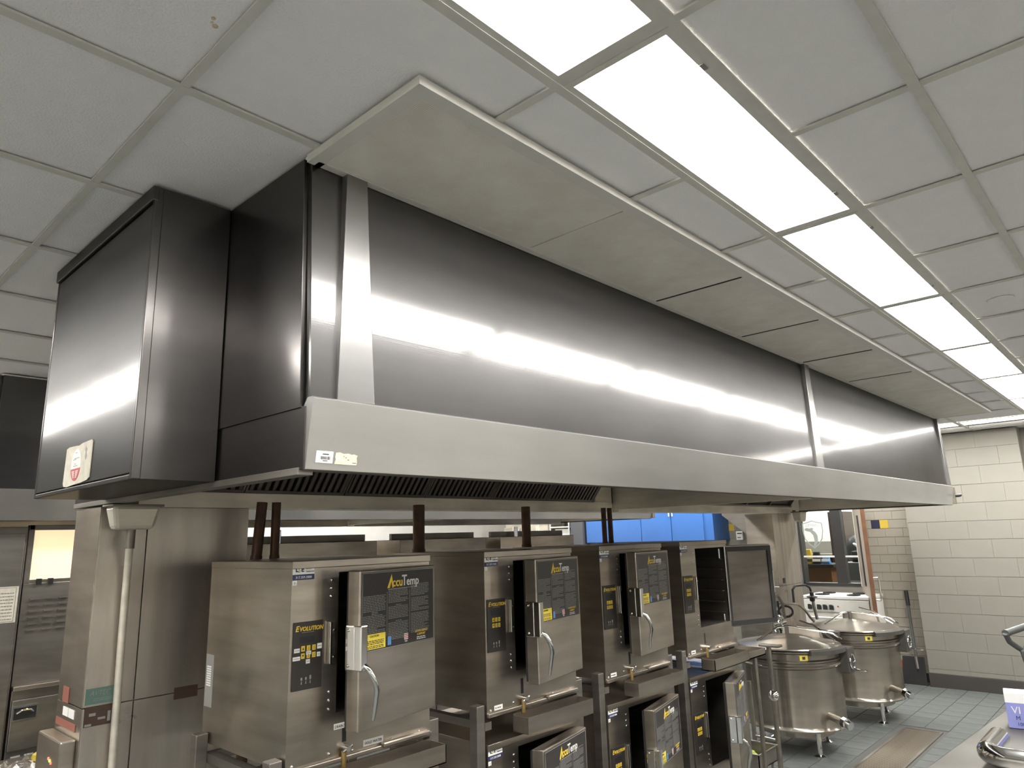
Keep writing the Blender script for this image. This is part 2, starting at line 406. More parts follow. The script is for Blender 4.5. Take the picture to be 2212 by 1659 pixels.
# crest: shield outline, mirrored lettering and a running hound (seen from behind the glass)
yy = WY + .026
def shield(k, cx=-2.655, cz=1.74):
    P = [(-.13, .12), (-.06, .135), (0, .155), (.06, .135), (.13, .12), (.135, .02), (.115, -.09), (.06, -.165), (0, -.21), (-.06, -.165), (-.115, -.09), (-.135, .02)]
    return [(cx + a * k, cz + b * k) for a, b in P]
so, si = shield(1.0), shield(.91)
sh = MB()
for i in range(12):
    j = (i + 1) % 12
    sh.hexa([(so[i][0], yy, so[i][1]), (so[j][0], yy, so[j][1]), (si[j][0], yy, si[j][1]), (si[i][0], yy, si[i][1])] + [(so[i][0], yy + .002, so[i][1]), (so[j][0], yy + .002, so[j][1]), (si[j][0], yy + .002, si[j][1]), (si[i][0], yy + .002, si[i][1])])
part('crest_outline', sh, 'etch', win)
put('crest_lettering', text_mb('CARMEL', .052, (-2.655, yy, 1.815), (-1, 0, 0), (0, 0, 1), 'etch', 'CENTER', depth=.0006), win)
hound = [(-2.765, 1.77), (-2.755, 1.79), (-2.725, 1.80), (-2.70, 1.79), (-2.665, 1.80), (-2.64, 1.785), (-2.66, 1.77), (-2.625, 1.745), (-2.60, 1.70), (-2.60, 1.63), (-2.64, 1.56), (-2.665, 1.555), (-2.645, 1.63), (-2.655, 1.70), (-2.69, 1.745), (-2.735, 1.755)]
part('crest_hound', MB().prism(hound, 1, yy, yy + .002), 'etch', win)
# door leaf standing open toward the kitchen
H = Vector((-2.075, 8.44)); E2 = Vector((-1.765, 7.72)); dv = (E2 - H); L = dv.length; ang = math.atan2(dv.y, dv.x)
door = struct('door_1', MB().box((0, -.022, .01), (L - .012, .022, 2.08)), 'steeldoor', .002, label='taupe door leaf with a narrow lite, standing open')
door.location = (H.x, H.y, 0); door.rotation_euler = (0, 0, ang)
bx('door_edge', (L - .012, -.0225, .01), (L, .0225, 2.08), 'wood', door, .002, 'reddish wooden door edge')
bx('lite', (L * .45, -.026, 1.10), (L * .62, -.02, 1.93), 'black', door, .002, 'narrow dark vision lite')
bx('lock_plate', (L * .55, -.026, .70), (L * .8, -.02, .84), 'black', door, .002)
hd = [(L - .06, .02, 1.21), (L - .06, .075, 1.215), (L - .06, .085, 1.19), (L - .06, .085, .99), (L - .06, .075, .965), (L - .06, .02, .97)]
part('door_handle', MB().tube(hd, .011, 10), 'chrome', door)
# ================================================================== LIGHT FIXTURES
def fixture(cx, cy, along_y, label):
    t = thing('ceiling_light', (cx, cy, ZC), label, 'light', 'recessed fluorescent ceiling lights')
    a, b = (.1524 - .012, .6096 - .012) if along_y else (.6096 - .012, .1524 - .012)
    f = MB(); e = .017
    for lo, hi in (((-a, -b), (a, -b + e)), ((-a, b - e), (a, b)), ((-a, -b + e), (-a + e, b - e)), ((a - e, -b + e), (a, b - e))):
        f.box((lo[0], lo[1], -.001), (hi[0], hi[1], .012))
    part('frame', f, 'tee', t)
    l = MB().box((-a + e, -b + e, .006), (a - e, b - e, .011))
    part('lens', l, 'lens', t)
    for s in (-1, 1):
        q = s * (b if along_y else a) * .72
        lo, hi = ((a - e * .9, q - .012, -.004), (a - e * .3, q + .012, 0)) if along_y else ((q - .012, b - e * .9, -.004), (q + .012, b - e * .3, 0))
        bx('latch', lo, hi, 'grey', t)
    return t
names = ['last', 'fifth', 'fourth', 'third', 'second', 'first']
ordn = ['nearest, cut by the top edge of the photo', 'second and largest whole', 'third', 'fourth', 'fifth', 'sixth, at the right edge']
for k in range(-4, 6):
    i = k + 1
    if 0 <= i < 6: lb = 'long ceiling light beside the hood, ' + ordn[i]
    else: lb = 'fluorescent ceiling light of the bright row, %s step behind the camera' % {-4: 'third', -3: 'second', -2: 'first', 5: 'far'}[k] if k != 5 else 'small far fluorescent ceiling light ending the bright row'
    fixture(.1524, k * 1.2192 + .6096, True, lb)
for i, x in enumerate((-3.66, -4.88, -6.1)):  # cross row carried on leftward, added to brighten the dim back corner
    fixture(x, 7.315 + .1524, False, 'added crosswise ceiling light brightening the blue cabinets, %s from the column' % ['first', 'second', 'third'][i])
for i, y in enumerate((.3, 1.52, 2.74, 3.96, 5.18)):  # added row, makes the space under the second hood show as bright strips
    fixture(-7.0, y, True, 'ceiling light added to brighten the space behind the second hood, %s along that row' % ['first', 'second', 'third', 'fourth', 'fifth'][i])
for i, x in enumerate((-2.44, -1.22, 0, 1.22)):
    fixture(x, 7.315 + .1524 + .0, False, ['crosswise ceiling light hidden above the second column', 'short bright strip of ceiling light just behind the hood end', 'long bright crosswise ceiling light above the cream pier', 'crosswise ceiling light right of the cream pier'][i])
for i, x in enumerate((-2.44, -3.66, -4.88, -6.1)):
    fixture(x, -1.372, False, 'crosswise ceiling light mirrored in the cabinet door, %s from the hood' % ['first', 'second', 'third', 'fourth'][i])
for i, y in enumerate((1.22, 2.44, 3.66, 4.88)):
    fixture(-3.2, y, True, 'ceiling light over the aisle behind the hood, %s along it' % ['first', 'second', 'third', 'fourth'][i])
for i, y in enumerate((-1.83, .61, 3.05, 5.49)):
    fixture(2.59, y, True, 'ceiling light of the row over the right hand aisle, %s along it' % ['first', 'second', 'third', 'fourth'][i])
# sprinkler cover
t = thing('sprinkler_cover', (.465, 2.745, ZC + .004), 'flat round white sprinkler cover plate in a ceiling tile', 'sprinkler')
part('cover_plate', MB().lathe([(.001, -.006), (.052, -.006), (.055, -.003), (.055, .0)], 28), 'tile', t)
part('shadow_gap', MB().lathe([(.001, -.002), (.047, -.002), (.047, .0)], 28), 'gasket', t)
# perforated make-up air panels along the hood
PN = ['first, at the near end', 'second', 'third', 'fourth', 'fifth', 'sixth', 'seventh', 'eighth, at the far end']
for k in range(8):
    y0 = -.235 + k * .857; y1 = y0 + .857
    t = thing('perforated_panel', (-.43, y0, ZC - .02), 'tan perforated air supply panel between hood and lights, ' + PN[k], 'ceiling panel', 'perforated panels along the hood')
    part('panel', MB().box((-.205, .003, 0), (.21, .854, .012)), 'perf', t)
    f = MB().box((.198, -.022 if k == 0 else 0, -.004), (.24, .857, .019)).box((-.232, 0, -.004), (-.207, .857, .019))
    if k == 0: f.box((-.232, -.022, -.004), (.198, .018, .019))
    if k == 7: f.box((-.232, .843, -.004), (.198, .857, .019))
    part('panel_frame', f, 'tee', t)
    if k in (1, 2, 3, 4, 7): bx('seam', (-.205, .848, -.0025 - .001 * (k == 3)), (.2, .857, 0), 'gasket', t)
# ================================================================== EXHAUST HOOD
HY0, HY1 = -.24, 6.71
LZ0, LZ1 = 1.972, 2.148
def hood(x0, label, near=True):
    """front looks to +x; x0 = x of the front panel at the ceiling"""
    t = thing('exhaust_hood', (x0, HY0, LZ0), label, 'exhaust hood')
    LY = HY1 - HY0; zt = ZC - .003 - LZ0; zl = LZ1 - LZ0; XB = -1.735   # local back
    xb = .033                                                        # front panel comes forward at the bottom
    mid = 3.42
    for a, b in ((0.0, mid), (mid, LY)):
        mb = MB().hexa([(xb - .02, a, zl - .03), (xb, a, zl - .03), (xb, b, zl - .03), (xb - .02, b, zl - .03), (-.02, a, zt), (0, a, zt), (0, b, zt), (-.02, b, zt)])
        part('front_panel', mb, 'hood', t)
    # lip: bottom edge set back so that the face looks slightly down
    lx1, lx0 = .051, .024
    prof = [(lx0, 0), (lx1, zl), (lx1 - .004, zl + .004), (xb - .01, zl + .004), (xb - .03, zl - .02), (lx0 - .03, 0)]
    lip = part('lip', MB().prism([(a, b) for a, b in prof], 1, -.004, LY + .004), 'lip', t, .0012)
    bx('lip_return', (lx0 - .045, -.005, -.001), (lx0 - .006, LY + .005, .012), 'steel_d', t)
    bx('lip_inner_channel', (lx0 - .045, 0, .0), (lx0 - .03, LY, .06), 'liner', t)
    # end panels
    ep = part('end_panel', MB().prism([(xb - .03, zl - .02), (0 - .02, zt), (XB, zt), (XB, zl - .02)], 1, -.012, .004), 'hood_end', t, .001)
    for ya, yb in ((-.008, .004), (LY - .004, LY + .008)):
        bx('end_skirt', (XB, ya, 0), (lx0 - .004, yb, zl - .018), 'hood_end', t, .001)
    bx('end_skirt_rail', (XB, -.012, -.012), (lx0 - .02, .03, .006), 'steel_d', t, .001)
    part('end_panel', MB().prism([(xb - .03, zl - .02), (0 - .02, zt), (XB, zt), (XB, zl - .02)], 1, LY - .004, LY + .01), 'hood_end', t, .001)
    bx('back_panel', (XB - .02, 0, .0), (XB, LY, zt), 'hood_end', t)
    bx('end_liner', (XB, LY - .03, .014), (-.03, LY - .006, zt - .03), 'liner', t)
    bx('end_liner', (XB, .006, .014), (-.03, .03, zt - .03), 'liner', t)
    bx('top_liner', (XB, .004, zt - .03), (-.02, LY - .004, zt - .02), 'liner', t)
    bx('top_trim', (-.012, -.012, zt - .006), (.012, LY, zt + .001), 'whitepaint', t)
    # pilasters, wider and prouder toward the lip
    for a, nm in ((.085, 0), (mid + .02, 1), (LY - .115, 2)):
        if nm == 0 and not near: continue
        c = a + .045; wt, wb = .033, .058
        mb = MB().hexa([(xb - .01, c - wb, zl), (xb + .038 - .03, c - wb, zl), (xb + .038 - .03, c + wb, zl), (xb - .01, c + wb, zl), (-.01, c - wt, zt), (.026, c - wt, zt), (.026, c + wt, zt), (-.01, c + wt, zt)])
        part('pilaster', mb, 'pilaster', t, .002)
    # drip trough and filters at the back
    tx = -1.435
    bx('drip_trough', (tx - .13, .03, -.018), (tx, mid - .04, .048), 'liner', t, .002)
    bx('drip_trough', (tx - .13, mid + .04, -.018), (tx, LY - .03, .048), 'liner', t, .002)
    p0 = Vector((tx - .01, 0, .045)); p1 = Vector((tx + .36, 0, .50))
    d = (p1 - p0).normalized(); nn = Vector((d.z, 0, -d.x))
    bl = None
    nfil = 6
    for s, (a0, a1) in enumerate(((.05, mid - .27), (mid + .05, LY - .27))):
        wd = (a1 - a0) / nfil
        for k in range(nfil):
            a = a0 + k * wd; b = a + wd
            q = []
            for off in (0, -.03):
                q.append([p0 + nn * off, p1 + nn * off])
            fr_ = MB()
            def strip(ya, yb, u0, u1, o0, o1):
                A = p0 + (p1 - p0) * u0; B = p0 + (p1 - p0) * u1
                fr_.hexa([tuple((A + nn * o0) + Vector((0, ya, 0))), tuple((A + nn * o0) + Vector((0, yb, 0))), tuple((A + nn * o1) + Vector((0, yb, 0))), tuple((A + nn * o1) + Vector((0, ya, 0))),
                          tuple((B + nn * o0) + Vector((0, ya, 0))), tuple((B + nn * o0) + Vector((0, yb, 0))), tuple((B + nn * o1) + Vector((0, yb, 0))), tuple((B + nn * o1) + Vector((0, ya, 0)))])
            strip(a + .002, b - .002, 0, 1, -.04, -.025)
            strip(a + .002, a + .012, 0, 1, -.025, .004); strip(b - .012, b - .002, 0, 1, -.025, .004)
            strip(a + .012, b - .012, 0, .04, -.025, .004)
            f = part('baffle_filter', fr_, 'filter', t)
            if s == 0 and near:
                if bl is None:
                    fr_ = MB(); strip(-.0095, .0095, .03, .97, -.02, .002); bl = fr_.mesh('baffle', 'filter', .003)
                n = int((wd - .03) / .034)
                for i in range(n):
                    put('baffle', bl, f, (0, a + .03 + i * (wd - .05) / (n - 1) , 0))
        bx('blank_panel', (tx, a1, .045), (tx + .02, a1 + .2, .5), 'liner', t)
    # partition between the two bays and light soffits
    bx('partition', (tx, mid - .03, -.005), (lx0 - .05, mid + .03, zt - .03), 'liner', t)
    # fastener and hanger at the far end of the lip
    bx('end_bracket', (lx0 - .02, LY + .004, .01), (lx1 + .002, LY + .05, zl - .01), 'steel', t, .002)
    part('knob', MB().tube([(lx1 - .01, LY + .03, .09), (lx1 + .02, LY + .06, .09), (lx1 + .03, LY + .09, .095)], .017, 10), 'black', t, label='black knob')
    if near:
        # stickers on the lip: follow the leaning face
        def onlip(y0, z0, y1, z1, th=.0008):
            def X(z): return lx0 + (lx1 - lx0) * z / zl + th
            return [(X(z0), y0, z0), (X(z0), y1, z0), (X(z1), y1, z1), (X(z1), y0, z1)]
        s = MB(); A = onlip(.022, .018, .070, .047, .0010); B = onlip(.022, .018, .070, .047, -.001)
        s.hexa([B[0], A[0], A[1], B[1], B[3], A[3], A[2], B[2]])
        st = part('asset_sticker', s, 'tagw', t, label='small white barcode sticker')
        bars = MB(); y = .034
        while y < .060:
            wbar = random.choice((.0007, .0011, .0016)); bars.poly(onlip(y, .026, y + wbar, .034, .0018)); y += wbar + random.choice((.0007, .0012))
        bars.poly(onlip(.039, .0385, .057, .0405, .0018)); bars.poly(onlip(.041, .0222, .055, .0238, .0018))
        part('barcode', bars, 'black', st)
        rag = [(.076, .017), (.110, .0165), (.142, .017), (.1425, .026), (.1405, .036), (.143, .041), (.132, .044), (.125, .0425), (.115, .045), (.1, .0435), (.09, .0465), (.078, .045), (.0765, .035), (.079, .028)]
        s = MB(); n = len(rag); s.v = [(lx0 + (lx1 - lx0) * z / zl + .0012, y, z) for y, z in rag] + [(lx0 + (lx1 - lx0) * z / zl - .001, y, z) for y, z in rag]
        s.face(list(range(n)))
        for i in range(n): s.face([i, n + i, n + (i + 1) % n, (i + 1) % n])
        st = part('torn_label', s, 'torn', t, label='torn tan paper label')
        q = MB()
        for y, z, l in ((.1, .036, .003), (.106, .033, .004), (.113, .028, .005), (.128, .021, .012)): q.poly(onlip(y, z, y + l, z + .0018, .0018))
        part('print', q, 'brown', st)
    return t
hood(-.665, 'large stainless canopy hood with a bright lip along the ceiling lights')
hood(-4.02, 'second stainless canopy hood across the aisle, behind the columns', near=False)
# ---- suppression cabinet on the hood end
BX0, BX1, BY0, BY1, BZ = -2.03, -1.11, -.475, HY0 - .014, 1.975
t = thing('suppression_cabinet', (BX0, BY0, BZ), 'dark stainless cabinet with a sticker, boxed onto the hood end', 'cabinet')
Wd, Dp, Ht = BX1 - BX0, BY1 - BY0, ZC - .004 - BZ
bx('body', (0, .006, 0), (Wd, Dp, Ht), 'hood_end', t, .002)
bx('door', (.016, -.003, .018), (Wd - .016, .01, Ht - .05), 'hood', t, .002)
for nm, lo, hi in (('door_trim', (0, -.005, 0), (.013, .01, Ht)), ('door_trim', (Wd - .013, -.005, 0), (Wd + .002, .02, Ht)), ('door_trim', (.013, -.005, 0), (Wd - .013, .01, .014)), ('top_flange', (-.004, -.012, Ht - .045), (Wd + .004, .006, Ht))):
    bx(nm, lo, hi, 'hood_end', t, .003)
# certificate sticker: ragged paper with an oval seal
ox, oz, kz = .458, .083, .54
rag = [(-.122, -.118), (-.09, -.125), (-.02, -.118), (.05, -.115), (.10, -.108), (.122, -.095), (.124, .0), (.125, .105), (.115, .116), (.03, .112), (.0, .104), (-.03, .108), (-.10, .112), (-.124, .104), (-.128, .0), (-.132, -.1)]
st = part('certificate_sticker', MB().prism([(ox + a, oz + b * kz) for a, b in rag], 1, -.0055, -.0035), 'paper', t, label='worn cream sticker with a red and white oval seal')
ell = lambda lo, hi, rx, rz, n=18: [(ox - .015 + rx * math.cos(lo + (hi - lo) * i / n), oz - .005 * kz + rz * kz * math.sin(lo + (hi - lo) * i / n)) for i in range(n + 1)]
part('seal_upper', MB().prism(ell(-.24, PI + .24, .047, .092), 1, -.0063, -.0050), 'tagw', st)
part('seal_lower', MB().prism(ell(PI + .24, 2 * PI - .24, .047, .092), 1, -.0063, -.0050), 'redp', st)
q = MB()
for r in range(4):
    for c in (-1, 1):
        ww = .026 - .004 * r
        for k in range(2):
            a = ox - .015 + c * (.018 - .002 * r) ; z = oz - (.043 + r * .011 + k * .0045) * kz
            q.poly([(a - ww / 2, -.0068, z), (a + ww / 2, -.0068, z), (a + ww / 2, -.0068, z + .0016), (a - ww / 2, -.0068, z + .0016)])
part('seal_print', q, 'tagw', st)
q = MB()
for a, z, l in ((0, .062, .018), (.008, .03, .05), (-.012, .024, .03), (-.004, -.003, .016), (0, -.014, .04)):
    q.poly([(ox - .015 + a - l / 2, -.0068, oz + z * kz), (ox - .015 + a + l / 2, -.0068, oz + z * kz), (ox - .015 + a + l / 2, -.0068, oz + z * kz + .0022), (ox - .015 + a - l / 2, -.0068, oz + z * kz + .0022)])
part('print', q, 'grey', st)
q = MB()
q.prism([(ox + .07, oz + .085 * kz), (ox + .082, oz + .07 * kz), (ox + .075, oz + .055 * kz), (ox + .083, oz + .03 * kz), (ox + .074, oz + .01 * kz), (ox + .066, oz + .03 * kz), (ox + .07, oz + .05 * kz), (ox + .062, oz + .07 * kz)], 1, -.0062, -.0050)
part('handwriting', q, 'grey', st)
# ================================================================== UTILITY COLUMNS AND DRAINS
def column(y0, y1, x1, label, near):
    t = thing('utility_column', (x1, y0, 0), label, 'column')
    d = .29; H_ = 1.953; W_ = y1 - y0; zs = 1.235
    ys = .17
    for a, b in ((0, ys - .002), (ys + .002, W_)):
        for z0, z1 in ((.1, zs - .002), (zs + .002, H_)):
            bx('face_panel', (-.012, a, z0), (0, b, z1), 'steel_v', t, .001)
    for z0, z1 in ((.1, zs - .002), (zs + .002, H_)):
        bx('side_panel', (-d, -.004, z0), (-.0005, .008, z1), 'steel', t, .001)
    bx('core', (-d, .008, .02), (-.012, W_, H_ - .002), 'steel_d', t)
    return t
t = column(-.237, .353, -2.1, 'tall stainless utility column with stickers below the near hood end', True)
st = bx('maker_label', (.0005, .004, 1.245), (.002, .105, 1.30), 'teal', t, label='teal maker label')
put('lettering', text_mb('AVTEC', .022, (.002, .016, 1.276), *YX, 'grey', shear=.3), st)
part('print', lines_mb(.0025, [(.03, .11, 1.262), (.03, .10, 1.256)]), 'grey', st)
bx('warning_sticker', (.0005, .005, 1.17), (.002, .095, 1.236), 'brown', t, label='dark worn warning sticker')
q = MB()
for a, b, c, d in ((.02, .042, 1.205, 1.215), (.05, .075, 1.19, 1.198), (.082, .092, 1.18, 1.215), (.008, .03, 1.172, 1.18)): q.poly([(.0026, a, c), (.0026, b, c), (.0026, b, d), (.0026, a, d)])
part('sticker_wear', q, 'grey', t)
bx('faded_plate', (.0005, .318, 1.21), (.0015, .41, 1.254), 'redd', t).data.materials[0] = M['brown']
for nm, x0, x1, z0, z1, mt in (('red_sticker', -.225, -.155, 1.235, 1.29, 'redd'), ('white_label', -.205, -.145, 1.19, 1.22, 'tagw'), ('white_label', -.138, -.075, 1.19, 1.22, 'tagw'), ('red_strip', -.28, -.05, 1.15, 1.175, 'redd')):
    bx(nm, (x0, -.0065, z0), (x1, -.0045, z1), mt, t)
cb = bx('control_box', (-.30, -.055, .70), (-.03, -.004, 1.13), 'steel', t, .006)
for i, (x, z, mt) in enumerate(((-.14, 1.06, 'led_r'), (-.125, 1.055, 'led_g'), (-.11, 1.05, 'led_r'), (-.16, 1.01, 'led_g'), (-.10, .995, 'led_g'))):
    bx('indicator_light', (x - .004, -.058, z - .004), (x + .004, -.0545, z + .004), mt, cb)
t = column(5.95, 6.53, -2.1, 'stainless utility column standing behind the kettles', False)
bx('socket_plate', (.0005, .10, 1.26), (.004, .15, 1.31), 'black', t, label='small black socket plate')
# grease cups
for y0, lb in ((-.245, 'rounded steel grease cup hanging in front of the near column'), (6.33, 'small steel grease cup hanging by the far column')):
    t = thing('grease_cup', (-2.0, y0, 1.865), lb, 'grease cup', 'grease cups under the hood')
    h_ = .088 if y0 < 0 else .10
    mb = MB().hexa([(-.035, .018, 0), (.035, .018, 0), (.035, .155, 0), (-.035, .155, 0), (-.05, 0, h_), (.05, 0, h_), (.05, .172, h_), (-.05, .172, h_)])
    part('cup', mb, 'liner', t, .014)
    bx('rim', (-.056, -.006, h_ - .004), (.056, .178, h_ + .004), 'steel_d', t, .002)
    bx('hanger', (-.056, .05, h_ + .004), (-.05, .12, h_ + .022), 'steel_d', t)
t = thing('drain_pipe', (-2.02, -.155, 0), 'grey drain pipe running down the near column to the floor', 'pipe')
part('pipe', MB().tube([(0, .0, 1.80), (-.03, .01, 1.70), (-.045, .015, 1.5), (-.05, .03, .02)], .0135, 12), 'liner', t)
part('neck', MB().cyl((0, 0, 1.795), (0, 0, 1.866), .017, 12), 'steel_d', t)
# dark copper vent pipes behind the steamers
PIPES = [(-1.93, .305, .02, 'thick dark copper vent pipe leaning left of the first steamer'), (-1.92, .385, 0, 'straight dark copper vent pipe beside the leaning one'), (-1.93, 1.18, 0, 'thick dark copper vent pipe behind the gap of first and second steamers'), (-1.93, 2.0, 0, 'dark copper vent pipe behind the second steamer'), (-1.93, 2.79, 0, 'thin dark copper vent pipe before the blue cabinets, left of two'), (-1.93, 2.86, 0, 'thin dark copper vent pipe before the blue cabinets, right of two')]
for i, (x, y, lean, lb) in enumerate(PIPES):
    r = (.022, .019, .03, .027, .017, .017)[i]
    t = thing('vent_pipe', (x, y, 1.45), lb, 'pipe', 'dark copper vent pipes')
    part('pipe', MB().cyl((0, -lean * .8, 0), (0, lean, .52), r, 14).cyl((0, -lean * .8, -1.45), (0, -lean * .8, .02), r * .98, 14), 'copper', t)
    part('coupling', MB().cyl((0, -lean * .8 + lean * 1.8 * .52, .27), (0, -lean * .8 + lean * 1.8 * .58, .30), r * 1.12, 14), 'copper', t)
# ================================================================== STEAMERS
SW, SD, SH = .584, .59, .632
def placard_rows():
    rows = []
    cols = [(-.385, -.275, -.125), (-.262, -.155, -.11), (-.142, -.04, -.10)]
    for c, (a, b, z0) in enumerate(cols):
        z = z0; k = 0
        zend = (-.262, -.275, -.265)[c]
        while z > zend:
            if k in ((10, 11), (9, 10, 19, 20), (8, 18))[c]:
                if k in (11, 10, 20): rows.append(((a + b) / 2 - .015, (a + b) / 2 + .015, z))
            else: rows.append((a, b - (random.uniform(.0, .06) if random.random() < .2 else random.uniform(0, .006)), z))
            z -= .0053; k += 1
    return rows
def steamer(full_labels, door_angle, inside):
    """front face looks to +x; origin at the front left bottom corner"""
    t = put('steamer', None); t.empty_display_size = .1
    # body: shell with an open cooking cavity
    oy0, oy1, oz0, oz1 = .178, .555, .14, .592
    b = MB()
    x0 = -SD
    b.poly([(0, 0, 0), (0, SW, 0), (0, SW, oz0), (0, 0, oz0)]); b.poly([(0, 0, oz1), (0, SW, oz1), (0, SW, SH), (0, 0, SH)])
    b.poly([(0, 0, oz0), (0, oy0, oz0), (0, oy0, oz1), (0, 0, oz1)]); b.poly([(0, oy1, oz0), (0, SW, oz0), (0, SW, oz1), (0, oy1, oz1)])
    b.poly([(x0, 0, 0), (0, 0, 0), (0, 0, SH), (x0, 0, SH)]); b.poly([(0, SW, 0), (x0, SW, 0), (x0, SW, SH), (0, SW, SH)])
    b.poly([(x0, SW, 0), (x0, 0, 0), (x0, 0, SH), (x0, SW, SH)]); b.poly([(x0, 0, SH), (0, 0, SH), (0, SW, SH), (x0, SW, SH)]); b.poly([(0, 0, 0), (x0, 0, 0), (x0, SW, 0), (0, SW, 0)])
    part('body', b, 'steel', t)
    c = MB(); xc = -.5
    c.poly([(0, oy0, oz0), (xc, oy0, oz0), (xc, oy0, oz1), (0, oy0, oz1)]); c.poly([(xc, oy1, oz0), (0, oy1, oz0), (0, oy1, oz1), (xc, oy1, oz1)])
    c.poly([(0, oy0, oz0), (0, oy1, oz0), (xc, oy1, oz0), (xc, oy0, oz0)]); c.poly([(xc, oy0, oz1), (xc, oy1, oz1), (0, oy1, oz1), (0, oy0, oz1)]); c.poly([(xc, oy0, oz0), (xc, oy1, oz0), (xc, oy1, oz1), (xc, oy0, oz1)])
    part('cavity', c, 'cavity', t)
    if inside:
        for k in range(6):
            bx('pan_rail', (-.46, oy1 - .03, .19 + k * .065), (-.02, oy1 - .004, .195 + k * .065), 'steel', t)
            bx('pan_rail', (-.46, oy0 + .004, .19 + k * .065), (-.02, oy0 + .03, .195 + k * .065), 'steel', t)
        bx('opening_trim', (0, oy1 - .012, oz0), (.006, oy1 + .004, oz1), 'chrome', t)
    bx('top_cover', (-SD, -.002, SH - .022), (.006, SW + .002, SH + .003), 'steel', t, .002)
    bx('bottom_rail', (-.004, .0, -.012), (.012, SW, .004), 'steel', t, .003)
    bx('drip_ledge', (.0, .36, -.006), (.022, .57, .014), 'steel', t, .006)
    # control panel
    cp = bx('control_panel', (.0, .010, .232), (.004, .118, .441), 'placard', t, .001, 'black control panel with yellow buttons')
    put('lettering', text_mb('E', .024, (.004, .016, .413), *YX, 'yellow', shear=.25, bold=.0006), cp)
    put('lettering', text_mb('VOLUTION', .0185, (.004, .031, .413), *YX, 'yellow', shear=.25, bold=.0005, sx=.93), cp)
    part('underline', MB().poly([(.0046, .04, .4075), (.0046, .085, .4075), (.0046, .085, .409), (.0046, .04, .409)]), 'grey', cp)
    bx('display', (.004, .033, .375), (.0045, .087, .396), 'black', cp)
    for r in range(2):
        for k in range(3):
            y = .037 + k * .0175; z = .350 - r * .0225
            if full_labels: y = .040 + k * .020
            bb = bx('button', (.004, y, z), (.0052, y + .0125, z + .0165), 'yellow', cp)
            ic = MB()
            if k == 0:
                s_ = 1 if r == 0 else -1; cz = z + .0083
                ic.poly([(.0056, y + .003, cz - s_ * .004), (.0056, y + .0095, cz - s_ * .004), (.0056, y + .0062, cz + s_ * .005)][::s_])
            else:
                ic.poly([(.0056, y + .0035, z + .004), (.0056, y + .009, z + .004), (.0056, y + .009, z + .0055), (.0056, y + .0035, z + .0055)])
                ic.poly([(.0056, y + .0055, z + .007), (.0056, y + .007, z + .007), (.0056, y + .007, z + .013), (.0056, y + .0055, z + .013)])
            part('button_icon', ic, 'placard', cp)
    if full_labels:
        for y, z, l, h in ((.014, .348, .02, .013), (.010, .324, .026, .012), (.098, .352, .017, .017), (.098, .328, .012, .014), (.058, .338, .018, .011), (.058, .311, .014, .013)):
            bx('tape_label', (.0042, y, z), (.0055, y + l, z + h), 'tagw', cp)
            part('tape_print', MB().poly([(.0058, y + .002, z + h * .45), (.0058, y + l - .002, z + h * .45), (.0058, y + l - .002, z + h * .58), (.0058, y + .002, z + h * .58)]), 'grey', cp)
    gy = MB()
    for k in range(3): gy.prism([(.042 + k * .016, .25), (.046 + k * .016, .25), (.044 + k * .016, .262)], 0, .004, .0046); gy.box((.004, .041 + k * .016, .262), (.0046, .047 + k * .016, .270 + .004 * (k == 2)))
    part('symbols', gy, 'grey', cp)
    # strike plate
    sp_ = bx('strike_plate', (.0, .137, .299), (.008, .166, .432), 'steel', t, .002)
    bx('strike_ridge', (.008, .138, .299), (.018, .145, .432), 'chrome', sp_, .002)
    for z in (.32, .405): part('bolt', MB().lathe([(.005, 0), (.0045, .003), (.001, .005)], 8), 'bolt', sp_, loc=(.008, .158, z), rot=(0, PI / 2, 0))
    for z in (.567, .540, .514, .21, .184, .157):
        part('bolt', MB().lathe([(.0052, 0), (.0045, .003), (.001, .005)], 8), 'bolt', t, loc=(0, .150, z), rot=(0, PI / 2, 0))
    for y in (.022, .155, .245, .41, .533):
        part('bolt', MB().lathe([(.0052, 0), (.0045, .003), (.001, .005)], 8), 'bolt', t, loc=(0, y, .012 if y != .155 else .02), rot=(0, PI / 2, 0))
    # dealer sticker
    ds = bx('dealer_sticker', (.0, .002, .592), (.0012, .082, .6275), 'tagw', t, label='white and navy dealer sticker')
    bx('sticker_band', (.0, .002, .5745), (.0012, .082, .592), 'navy', ds)
    put('lettering', text_mb('L', .021, (.0012, .011, .601), *YX, 'navy', bold=.0008), ds)
    put('lettering', text_mb('S', .028, (.0012, .0195, .5985), *YX, 'green', bold=.0005, sx=.8), ds)
    put('lettering', text_mb('E', .021, (.0012, .032, .601), *YX, 'navy', bold=.0008), ds)
    put('lettering', text_mb('Lancaster', .0075, (.0012, .049, .615), *YX, 'navy'), ds)
    put('lettering', text_mb('Service', .0075, (.0012, .049, .607), *YX, 'green'), ds)
    put('lettering', text_mb('Equipment', .0075, (.0012, .049, .599), *YX, 'navy'), ds)
    put('lettering', text_mb('317.359.3000', .011, (.0012, .042, .579), *YX, 'tagw', 'CENTER'), ds)
    nt_ = bx('number_tag', (.0, .002, .558), (.001, .018, .573), 'tagw', t)
    put('lettering', text_mb('1', .010, (.001, .007, .562), *YX, 'black'), nt_)
    # drain valve with its slotted plate
    bx('drain_slot', (.0, .205, .045), (.0012, .220, .105), 'gasket', t)
    dvv = part('drain_valve', MB().cyl((0, .212, .028), (.03, .212, .028), .009, 10).cyl((.02, .195, .020), (.02, .232, .034), .005, 8), 'bolt', t)
    part('valve_outlet', MB().cyl((.012, .205, .02), (.012, .205, -.028), .009, 10), 'brass', dvv, label='brass outlet')
